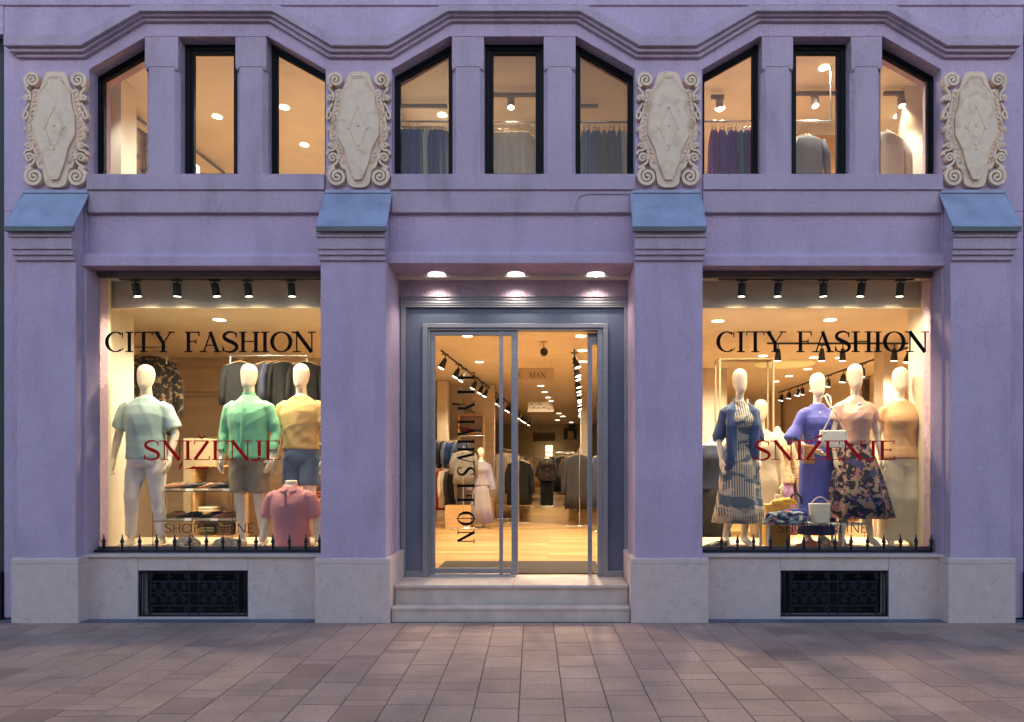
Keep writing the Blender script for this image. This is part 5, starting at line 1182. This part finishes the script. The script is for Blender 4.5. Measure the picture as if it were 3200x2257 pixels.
HOOK = MB().tube([(0, 0, -.075), (0, 0, -.03), (.012, 0, -.008), (.006, 0, .010), (-.010, 0, .008)], .003, 6).tube([(-.20, 0, -.150), (-.10, 0, -.105), (0, 0, -.075), (.10, 0, -.105), (.20, 0, -.150)], .008, 6).mesh('hanger', True); HOOK.materials.append(mat('pale_wood_hanger', (.5, .34, .18), .5))
GN = {'coat': 'hanging_coat', 'shirt': 'hanging_shirt', 'blouse': 'hanging_blouse', 'dress': 'hanging_dress', 'trousers': 'hanging_trousers'}
GMM = {}
def hang(kind, m, loc, rz, label, group=None, sc_=1, name=None, sx=1):
    key = (kind, m.name)
    if key not in GMM:
        me = garment_mesh(kind).copy(); me.materials.append(m); GMM[key] = me
    o = empty(name or GN[kind], loc, R(rz)); o.scale = (sc_*sx, sc_, sc_)
    g = bpy.data.objects.new('garment', GMM[key]); C.objects.link(g); g.parent = o
    h = bpy.data.objects.new('hanger', HOOK); C.objects.link(h); h.parent = o
    tag(o, label, {'coat': 'coat', 'shirt': 'shirt', 'blouse': 'blouse', 'dress': 'dress', 'trousers': 'trousers'}[kind], group); return o
def rack(p0, p1, z, label, legs=True, m=M_SILVER, z0=FZ):
    p0 = Vector(p0+(z,)); p1 = Vector(p1+(z,)); o = empty('clothes_rail', (0, 0, 0)); tag(o, label, 'clothes rail'); MB().tube([p0, p1], .013, 10).build('rail', m, o, smooth=True)
    d = (p1-p0).normalized(); nrm = Vector((-d.y, d.x, 0))
    if legs:
        for p in (p0, p1):
            mb = MB().tube([p, Vector((p.x, p.y, z0+.03))], .009, 10); mb.tube([Vector((p.x, p.y, z0+.03))-nrm*.25, Vector((p.x, p.y, z0+.03))+nrm*.25], .013, 8); mb.build('post', m, o, smooth=True)
    else:
        for p in (p0, p1): MB().tube([p, Vector((p.x, p.y, 6.25))], .009, 8).build('post', m, o, smooth=True)
    return o
CL = {k: cloth('wool_'+k, c, sheen=.02) for k, c in {'charcoal': (.035, .033, .035), 'brown': (.10, .055, .03), 'camel': (.34, .21, .10), 'navy': (.025, .03, .055), 'black': (.012, .012, .012), 'denim': (.06, .09, .17), 'rust': (.28, .06, .03), 'olive': (.09, .08, .04), 'cream': (.58, .50, .38), 'lilac': (.26, .22, .36), 'grey': (.22, .20, .18), 'wine': (.20, .02, .04), 'purple': (.14, .035, .20), 'plum': (.26, .03, .15), 'bluegrey': (.12, .15, .24), 'jeans': (.022, .05, .17), 'teal': (.12, .22, .24), 'cobalt': (.03, .07, .26), 'violet': (.13, .06, .30), 'jumper': (.13, .125, .12)}.items()}
random.seed(11)
def row(kind, cols, p0, p1, z, n, rz, label, group, sc_=1, jit=6, sx=1):
    for i in range(n):
        t = (i+.5)/n; hang(kind, CL[cols[i % len(cols)]], (p0[0]+(p1[0]-p0[0])*t, p0[1]+(p1[1]-p0[1])*t, z-.008), rz+random.uniform(-jit, jit), label, group, sc_*random.uniform(.96, 1.04), sx=sx)
# aisle left rail and right rail
rack((-.62, 7.0), (-.72, 12.4), 1.78, 'chrome rail of coats on the left of the aisle'); row('coat', ['black', 'charcoal', 'brown', 'olive', 'camel', 'charcoal', 'navy', 'brown'], (-.62, 7.2), (-.72, 12.3), 1.78, 20, 12, 'dark or brown coat in the row on the left aisle rail', 'coats on the left aisle rail')
rack((.60, 6.3), (.80, 12.6), 1.92, 'chrome rail of coats on the right of the aisle'); row('coat', ['charcoal', 'navy', 'black', 'charcoal', 'brown', 'rust', 'olive'], (.60, 6.35), (.80, 12.5), 1.92, 18, -14, 'dark, brown or rust coat in the row on the right aisle rail', 'coats on the right aisle rail', 1.2)
# suit on a form in the middle of the aisle
o = empty('torso_form', (PX(1709, 12.4), 12.4, FZ)); tag(o, 'headless form in a brown buttoned jacket and wide trousers standing in the aisle', 'mannequin')
mb = MB().ell([(0, y, z, rx, ry) for z, rx, ry, y in FEM_T], 24); mb.tube([(0, 0, 1.45), (0, 0, 1.54)], [.05, .045], 12); remesh(mb, 'body', .014, M_MANQ, o)
mb = MB().ell(torso_garment(True, .80, 1.47, .05, .05), 32)
for s in (-1, 1): mb.tube([(s*.17, 0, 1.40), (s*.27, .0, 1.18), (s*.31, -.02, .92)], [.07, .065, .06], 14, rnd=False)
j_ = remesh(mb, 'jacket', .012, C_BRN, o, 3, wr_fn(.008, 6, 3, 90))
mb = MB()
for z in (1.38, 1.16, .98): mb.ball((.0, -.185, z), (.016, .008, .016), 10, 5)
mb.build('button', mat('wooden_button', (.4, .2, .08), .4), j_, smooth=True)
remesh(pants(True, Fb, .07, .13, .13, .125, infl=.04), 'trousers', .012, C_DK, o, 3, wr_fn(.006, 8, 1.5, 95)); o.scale = (.92, .9, .95)
MB().cyl((0, 0, 0), .24, .02, 28).build('base_plate', M_PLAST, o)
for x, y, c, lb in ((-.25+.35, 13.6, 'charcoal', 'charcoal coat behind the brown suit form'), (.42, 13.2, 'black', 'black coat right behind the brown suit form')):
    rack((x-.25, y+.0), (x+.35, y), 1.95, 'short chrome rail holding the '+lb); hang('coat', CL[c], (x, y, 1.94), 4, lb, sc_=1.15)
    hang('coat', CL['brown' if c == 'black' else 'black'], (x+.2, y, 1.94), 8, 'second coat beside the '+lb, sc_=1.1)
# left side behind the letters
rack((-1.86, 6.9), (-1.30, 6.9), 2.18, 'upper rail with denim jackets at the left of the doorway')
rack((-1.92, 6.6), (-1.30, 6.6), 1.55, 'lower rail of jackets at the left of the doorway')
row('shirt', ['denim', 'navy', 'bluegrey', 'jeans'], (-2.3, 6.9), (-1.75, 6.9), 2.18, 5, 55, 'blue jacket on the upper left rail behind the door glass', 'blue jackets on the upper left rail')
row('coat', ['grey', 'wine', 'cream', 'charcoal', 'black'], (-2.3, 6.6), (-1.62, 6.6), 1.60, 6, 45, 'coat on the lower left rail behind the door glass', 'coats on the lower left rail', .85)
def shelf(x0, x1, y0, y1, z0, z1, n, label, m=M_WOOD, fill=True, fg='folded clothes on the wooden shelves'):
    o = empty('shelf_unit', ((x0+x1)/2, (y0+y1)/2, z0)); tag(o, label, 'shelves'); w_ = (x1-x0)/2; d = (y1-y0)/2
    for s in (-1, 1): MB().box(s*w_-.015, s*w_+.015, -d, d, 0, z1-z0).build('side_panel', m, o)
    MB().box(-w_+.016, w_-.016, d-.012, d, .0, z1-z0-.002).build('back_panel', M_BEIGE, o)
    for i in range(n+1):
        z = (z1-z0-.02)*i/n; MB().box(-w_+.0152, w_-.0152, -d+.004, d-.0125, z, z+.02).build('shelf', m, o)
    if fill:
        for i in range(n):
            z = z0+(z1-z0-.02)*i/n+.0205; x = x0+.06
            while x < x1-.24:
                c = random.choice(['cream', 'grey', 'camel', 'rust', 'denim', 'brown', 'lilac', 'olive', 'cream', 'wine'])
                h = random.uniform(.05, .18); hh = MB(); k = max(1, int(h/.035))
                for q in range(k): e = random.uniform(0, .012); hh.box(e, .20-e, -.13+e, .13-e, q*.035+.001, q*.035+.032)
                s_ = hh.build('folded_clothes', CL[c], None, bevel=.008); s_.location = (x, (y0+y1)/2-.02, z); tag(s_, 'small pile of '+fg, 'clothes pile', fg)
                x += random.uniform(.22, .30)
shelf(PX(1435, 8.1), PX(1510, 8.1), 8.0, 8.4, FZ, 2.7, 6, 'wooden shelves of folded clothes behind the door letters')
shelf(PX(1342, 8.9), PX(1400, 8.9), 8.8, 9.1, FZ, 2.9, 5, 'wooden shelves at the left edge of the doorway view')
# customer-like dressed form with purple and white gown
o = empty('dress_form', (PX(1503, 6.2), 6.2, FZ)); tag(o, 'dress form in a long white and lilac gown right of the door letters', 'dress form')
mb = MB().ell([(0, y, z, rx, ry) for z, rx, ry, y in FEM_T], 24); mb.tube([(0, 0, 1.45), (0, 0, 1.56)], [.05, .045], 12); mb.ball((0, 0, 1.68), (.08, .09, .11)); remesh(mb, 'body', .014, M_MANQ, o)
C_GOWN = cloth('white_lilac_gown', (.30, .26, .27)); spots(C_GOWN, 5, .5, .62, (.26, .22, .38), 'NOISE', (1.4, 1, .4))
mb = MB().ell(torso_garment(True, .95, 1.47, .03, .03), 32)
for s in (-1, 1): mb.tube([(s*.15, 0, 1.40), (s*.22, .0, 1.18), (s*.26, -.02, .85)], [.06, .06, .07], 12, rnd=False)
remesh(mb, 'jacket', .012, C_GOWN, o, 3, wr_fn(.008, 6, 2, 99)); skirt([(0, 0, 1.0, .17, .13), (0, 0, .8, .19, .15), (0, 0, .5, .22, .17), (0, 0, .12, .26, .2)], C_GOWN, 'skirt', o, 9, .08)
MB().cyl((0, 0, 0), .2, .02, 24).build('base_plate', M_SILVER, o); o.scale = (.88,)*3
rack((-1.05, 8.0), (-.95, 12.0), 1.95, 'white rail of pale dresses between the door stiles'); row('dress', ['cream', 'lilac', 'cream', 'grey', 'cream'], (-1.05, 8.1), (-.95, 11.8), 1.95, 10, 30, 'pale dress in the row behind the door stile', 'pale dresses behind the door stile', 1.05)
rack((-1.62, 5.9), (-1.72, 7.4), 1.95, 'rail of patterned garments at the far left of the doorway view'); row('shirt', ['grey', 'wine', 'cream', 'denim', 'rust', 'olive'], (-1.62, 5.95), (-1.72, 7.3), 1.95, 8, 20, 'garment on the rail nearest the door glass, left', 'garments nearest the door glass, left', .95)
for k, (x, y, w__, h_) in enumerate(((-1.75, 6.3, .5, .45), (-1.45, 8.2, .5, .5))):
    o = MB().box(x-w__/2, x+w__/2, y-.2, y+.2, FZ, FZ+h_).build('wooden_plinth', M_WOOD, None, bevel=.006); tag(o, ('oak plinth under the garments nearest the door glass', 'oak plinth before the shelves behind the door letters')[k], 'plinth')
rack((1.05, 5.2), (1.5, 6.4), 1.9, 'rail of coats at the right edge of the doorway'); row('coat', ['navy', 'charcoal', 'black', 'brown'], (.98, 5.3), (1.4, 6.4), 1.9, 6, -25, 'dark coat hanging at the right edge of the open doorway', 'coats at the right edge of the doorway', 1.05)
rack((-.45, 14.5), (-.5, 18.5), 1.9, 'far rail of mixed coats, left of the aisle'); row('coat', ['camel', 'rust', 'brown', 'grey', 'navy'], (-.45, 14.6), (-.5, 18.4), 1.9, 12, 15, 'mixed coat on the far left aisle rail', 'coats on the far left aisle rail')
rack((1.15, 14.5), (1.3, 18.5), 1.95, 'far rail of mixed coats, right of the aisle'); row('coat', ['rust', 'cream', 'wine', 'camel', 'black'], (1.15, 14.6), (1.3, 18.4), 1.95, 12, -15, 'mixed coat on the far right aisle rail', 'coats on the far right aisle rail')
# back of the shop
shelf(-3.2, -1.2, 22.5, 22.9, FZ, 2.0, 5, 'long back wall shelves left of the aisle', fg='folded clothes on the back wall shelves, left'); shelf(.3, 2.2, 22.5, 22.9, FZ, 2.0, 5, 'long back wall shelves right of the aisle', fg='folded clothes on the back wall shelves, right')
rack((-1.6, 20.5), (-.2, 20.5), 1.95, 'rail of jackets near the back wall, left'); row('shirt', ['rust', 'camel', 'bluegrey', 'grey', 'charcoal'], (-1.6, 20.5), (-.2, 20.5), 1.95, 14, 80, 'jacket on the left rail near the back wall', 'jackets near the back wall, left')
rack((.2, 20.0), (1.9, 20.0), 2.0, 'rail of pale shirts near the back wall, right'); row('shirt', ['cream', 'camel', 'cream', 'grey', 'black', 'cream'], (.2, 20.0), (1.9, 20.0), 2.0, 18, 80, 'pale shirt on the right rail near the back wall', 'shirts near the back wall, right')
Y = 24.1; o = empty('framed_picture', (0, 0, 0)); tag(o, 'dark picture with a pale oval figure high on the back wall', 'picture')
MB().box(PX(1762, Y), PX(1802, Y), Y-.03, Y+.05, PZ(1373, Y), PZ(1339, Y)).box(PX(1778, Y), PX(1798, Y), Y-.05, Y+.05, PZ(1341, Y), PZ(1326, Y)).build('frame', M_BLK, o)
MB().ell([(PX(1784, Y), Y-.035, PZ(1372, Y), .16, .02), (PX(1784, Y), Y-.035, PZ(1362, Y), .15, .02), (PX(1784, Y), Y-.035, PZ(1348, Y), .10, .02)], 20).build('figure', mat('beige_figure', (.45, .33, .18), .8), o)
Y = 23.0; o = MB().box(PX(1665, Y), PX(1736, Y), Y, Y+.3, PZ(1379, Y), PZ(1352, Y)).build('bulkhead_panel', mat('grey_bulkhead', (.20, .16, .13), .7)); tag(o, 'grey wall cabinet panel above the back passage', 'cabinet')
o = MB().box(PX(1705, 23.6), PX(1727, 23.6), 23.55, 23.6, FZ, PZ(1392, 23.6)).build('glowing_doorway_panel', emit('back_room_glow', (1, .74, .42), 1.2)); tag(o, 'glowing panel in place of a lit doorway at the very back of the shop', 'doorway')  # solid panel that glows itself, standing in for a lit room behind
# small wooden ladder stand on the right of the aisle
o = empty('wooden_stand', (PX(1786, 7.9), 7.9, FZ)); tag(o, 'small pale wooden slatted stand under the dark coats', 'stand')
for sx in (-.05, .05): MB().box(sx-.01, sx+.01, -.1, -.08, 0, .62).build('leg', M_WOOD, o); MB().box(sx-.01, sx+.01, .08, .1, 0, .62).build('leg', M_WOOD, o)
for z in (.03, .07, .11, .30, .6): MB().box(-.06, .06, -.1, .1, z, z+.012).build('slat', M_WOOD, o)
# menswear window background
Y = 3.5
for i, (u0, u1, v0) in enumerate(((598, 668, 1497), (622, 680, 1432), (648, 700, 1398), (662, 706, 1362), (688, 730, 1300))):
    yy = 3.0+.16*i; o = empty('wooden_step_box', (0, 0, 0)); tag(o, ('lowest and nearest', 'second lowest', 'middle', 'second highest', 'highest and farthest')[i]+' wooden step box of the stair display', 'display box', 'wooden stair display boxes')
    MB().box(PX(u0, yy), PX(u1, yy)+.15, yy, yy+.155, FZ, PZ(v0, yy)).build('box_body', mat('pale_plywood', (.44, .29, .14), .6, var=.15, aniso=(1, 1, 8)), o, bevel=.004)
    MB().box(PX(u0, yy)-.012, PX(u1, yy)+.16, yy-.012, yy+.157, PZ(v0, yy)+.001, PZ(v0, yy)+.02).build('box_top', mat('pale_plywood', (.44, .29, .14), .6, var=.15, aniso=(1, 1, 8)), o)
def bigjacket(u, v, Y, m, label, sc_, rz=0, kind='coat'): return hang(kind, m, PT(u, v, Y), rz, label, sc_=sc_)
C_LEAF = cloth('black_gold_leaf_print', (.018, .014, .011)); spots(C_LEAF, 22, .55, .6, (.22, .15, .08), 'NOISE')
rack((PX(372, 2.2), 2.2), (PX(520, 2.2), 2.2), PZ(1085, 2.2), 'ceiling rail behind the letters CITY', True); CL['leaf'] = C_LEAF
bigjacket(448, 1086, 2.2, CL['brown'], 'plain brown coat hanging high behind the blue tee mannequin', 1.15, 15); bigjacket(478, 1086, 2.15, C_LEAF, 'black and gold leaf print coat hanging high behind the blue tee mannequin', 1.15, 40)
rack((PX(720, 2.2), 2.2), (PX(960, 2.2), 2.2), PZ(1112, 2.2), 'ceiling rail behind the green shirted mannequin', True)
for u, c, s_, r_ in ((752, 'black', .85, 20), (842, 'charcoal', .8, 35), (866, 'navy', .8, 50), (890, 'black', .8, 30), (955, 'black', .8, 20)): bigjacket(u, 1113, 2.2, CL[c], '%s coat hanging behind the %s' % (c, {752: 'left shoulder of the green shirt mannequin', 842: 'right of the green shirt mannequin head', 866: 'gap between the two right mannequins, middle', 890: 'gap between the two right mannequins, right', 955: 'head of the mustard tee mannequin'}[u]), s_, r_)
o = empty('wall_panel', (0, 0, 0)); tag(o, 'panelled beige wall lining across the back of the menswear window', 'panelling')
mb = MB()
for (u0, u1, v0, v1) in ((505, 760, 1150, 1225), (505, 760, 1240, 1300), (505, 600, 1320, 1520), (760, 1000, 1150, 1300), (380, 500, 1330, 1600), (500, 760, 1060, 1135)): mb.box(PX(u0, 4.58), PX(u1, 4.58), 4.575, 4.60, PZ(v1, 4.58), PZ(v0, 4.58))
mb.build('panel', M_BEIGE, o, bevel=.008)
MB().box(PX(330, 4.58), PX(1010, 4.58), 4.56, 4.60, PZ(1232, 4.58)-.012, PZ(1232, 4.58)+.012).build('rail_moulding', M_IWALL, o)
shelf(-4.62, -4.05, 1.9, 2.2, FZ, 1.6, 4, 'wooden shelves behind the white trousers at the left', fg='folded clothes on the left window shelves')
shelf(-3.35, -2.7, 2.3, 2.6, FZ, 1.9, 4, 'wooden shelves behind the khaki shorts', fg='folded clothes behind the khaki shorts')
o = MB().box(PX(570, 2.4), PX(672, 2.4), 2.4, 2.7, PZ(1640, 2.4), PZ(1370, 2.4)).build('display_chest', mat('cream_chest', (.50, .38, .24), .6), None, bevel=.02); tag(o, 'cream upright chest behind the letters of SNIZENJE', 'chest')
# womenswear window background: glass case, shelves and racks
o = empty('glass_showcase', (PX(2325, 2.6), 2.6, FZ)); tag(o, 'tall glass showcase behind the dress mannequin', 'showcase'); w_ = .37; h = PZ(1128, 2.6)-FZ
for sx in (-w_, w_):
    for sy in (-.12, .12): MB().box(sx-.012, sx+.012, sy-.012, sy+.012, 0, h).build('post', mat('brass_edge', (.5, .38, .22), .35, .6), o)
MB().box(-w_-.012, w_+.012, -.132, .132, h, h+.015).build('top', mat('brass_edge', (.5, .38, .22), .35, .6), o); MB().box(-w_, w_, -.12, .12, 0, .12).build('base', M_WOOD, o); MB().box(-w_+.013, w_-.013, -.123, -.119, .12, h).build('pane', M_GLASS, o)
shelf(1.9, 3.6, 9.2, 9.5, FZ, 2.1, 5, 'wooden shelves along the shop behind the womenswear window', fg='folded clothes deep behind the womenswear window')
rack((2.2, 5.0), (3.9, 5.0), 1.95, 'rail of coats behind the blue mannequin'); row('coat', ['black', 'wine', 'charcoal', 'purple', 'olive', 'brown', 'black'], (2.2, 5.0), (3.9, 5.0), 1.95, 15, 70, 'dark coat on the rail behind the blue mannequin', 'coats behind the blue mannequin')
rack((3.2, 3.6), (4.9, 3.6), 1.65, 'low rail behind the cream trousers'); row('coat', ['camel', 'cream', 'olive', 'rust', 'brown', 'camel'], (3.2, 3.6), (4.9, 3.6), 1.65, 14, 70, 'camel, cream or rust garment on the low rail', 'garments on the low rail at the right', .85)
rack((1.75, 2.9), (2.05, 5.0), 2.0, 'rail at the left edge behind the womenswear window'); row('dress', ['black', 'olive', 'navy', 'camel', 'black'], (1.75, 2.9), (2.05, 5.0), 2.0, 9, 10, 'dark dress hanging at the left edge behind the womenswear window', 'dark dresses at the left edge', 1.1)
o = MB().box(3.2, 6.5, 12.0, 12.2, FZ, CZ-.001).box(2.6, 2.9, 11.0, 11.3, FZ, CZ-.001).build('partition_wall', M_IWALL); tag(o, kind='structure')
o = MB().box(PX(2700, 7), PX(2745, 7), 7.0, 7.1, FZ, PZ(1185, 7)).build('dark_doorway', mat('dark_grey_door', (.08, .07, .06), .7)); tag(o, 'dark grey inner door leaf beside the pink topped mannequin', 'door')
# ------------------------------------------------------------ upper room
zr_ = lambda v, Y: PZ(v, Y)
def urow(kind, cols, u0, u1, v, Y, n, label, group, rz=78, sc_=1, lb_rail='', jit=8):
    z = PZ(v, Y); rack((PX(u0, Y)-.1, Y), (PX(u1, Y)+.1, Y), z, lb_rail, False); 
    for i in range(n):
        t = (i+.5)/n; hang(kind, CL[cols[i % len(cols)]], (PX(u0+(u1-u0)*t, Y), Y, z-.008), rz+random.uniform(-jit, jit), label, group, sc_*random.uniform(.95, 1.05))
urow('blouse', ['cream', 'jeans', 'jeans', 'cobalt', 'jeans', 'cobalt', 'jeans', 'bluegrey'], 1250, 1400, 380, .95, 13, 'blue or pale garment in the left upper window of the middle bay', 'garments in the middle bay, left', lb_rail='ceiling hung rail of blue clothes')
urow('blouse', ['cream', 'cream', 'cream'], 1560, 1662, 384, 1.15, 4, 'cream shirt in the middle upper window of the middle bay', 'cream shirts in the middle bay', 50, lb_rail='ceiling hung rail of cream shirts', jit=4)
urow('blouse', ['bluegrey', 'cobalt', 'jeans', 'navy', 'charcoal', 'navy', 'navy', 'charcoal', 'cream'], 1818, 1960, 382, .95, 9, 'navy or charcoal garment in the right upper window of the middle bay', 'garments in the middle bay, right', lb_rail='ceiling hung rail of navy clothes')
urow('blouse', ['purple', 'plum', 'purple', 'violet', 'purple', 'violet', 'purple', 'teal'], 2218, 2345, 380, .98, 10, 'purple or blue garment in the left upper window of the right bay', 'purple garments in the right bay', lb_rail='ceiling hung rail of purple clothes')
rack((PX(2480, 1.0), 1.0), (PX(2596, 1.0), 1.0), PZ(380, 1.0), 'ceiling hung rail above the grey jumper', False)
hang('shirt', CL['jumper'], (PX(2524, 1.0), 1.0, PZ(400, 1.0)), 8, 'grey jumper on a black hanger in the middle upper window of the right bay', sc_=.95)
o = hang('shirt', CL['cream'], (PX(2772, 1.1), 1.1, PZ(385, 1.1)), 15, 'pale jumper hanging beside the lit white wall at the upper right', sc_=1.15)
o = MB().box(PX(2828, 1.4), 5.9, 1.4, 1.6, 3.96, 6.249).build('partition_wall', M_IWALL); tag(o, kind='structure')
light('SPOT', (PX(2865, 1.0), 1.0, 6.1), 40, UPC, None, .04, 55, .8, to=(PX(2870, 1.4), 1.4, 5.0))
o = MB().box(-5.9, PX(395, 1.3), 1.2, 1.5, 3.96, 6.249).build('partition_wall', M_IWALL); tag(o, kind='structure')
light('SPOT', (PX(350, .8), .8, 6.15), 30, UPC, None, .04, 60, .8, to=(PX(375, 1.2), 1.2, 4.6))
C_CURT = cloth('beige_patterned_curtain', (.40, .32, .25)); spots(C_CURT, 9, .52, .6, (.16, .14, .16), 'NOISE')
o = empty('hanging_curtain', (0, 0, 0)); tag(o, 'beige patterned curtain hanging beside the cream wall in the first upper window', 'curtain')
P = []; rs = []
for k, z in enumerate((PZ(410, 2.0), PZ(470, 2.0), PZ(600, 2.0))): rs.append([(PX(392, 1.7)+.7*i/40, 1.75+.02*i/2+.035*math.sin(i*.95)*(1+.3*k), z-.010*i) for i in range(41)])
cu_ = MB().rings(rs, False, 0, False).build('fabric', C_CURT, o, smooth=True); q = cu_.modifiers.new('s', 'SOLIDIFY'); q.thickness = .006
for (ua, va, ub, vb, lb) in ((394, 340, 455, 388, 'slanting grey track in the first upper window'), (602, 465, 700, 540, 'slanting grey track in the second upper window')):
    Y0_ = 4.55*F/(CV-va)+CAMY; Y1_ = 4.55*F/(CV-vb)+CAMY; o = MB().tube([PT(ua, va, Y0_), PT(ub, vb, Y1_)], .022, 6, rnd=False).build('ceiling_track', mat('grey_metal_rail', (.16, .15, .16), .5, .3)); tag(o, lb, 'track')
o = MB().box(PX(2490, 2.2), PX(2640, 2.2), 2.2, 2.5, 3.96, PZ(422, 2.2)).build('wooden_cabinet', mat('ochre_wood_cabinet', (.42, .22, .07), .6, aniso=(1, 1, 6)), None, bevel=.01); tag(o, 'ochre wooden cabinet behind the grey jumper upstairs', 'cabinet')
o = MB().box(PX(1545, 2.4), PX(1700, 2.4), 2.4, 2.7, 3.96, PZ(442, 2.4)).build('wooden_cabinet', mat('ochre_wood_cabinet', (.42, .22, .07), .6, aniso=(1, 1, 6)), None, bevel=.01); tag(o, 'ochre wooden cabinet behind the cream shirts upstairs', 'cabinet')
for m_ in list(bpy.data.meshes):
    if not m_.users: bpy.data.meshes.remove(m_)
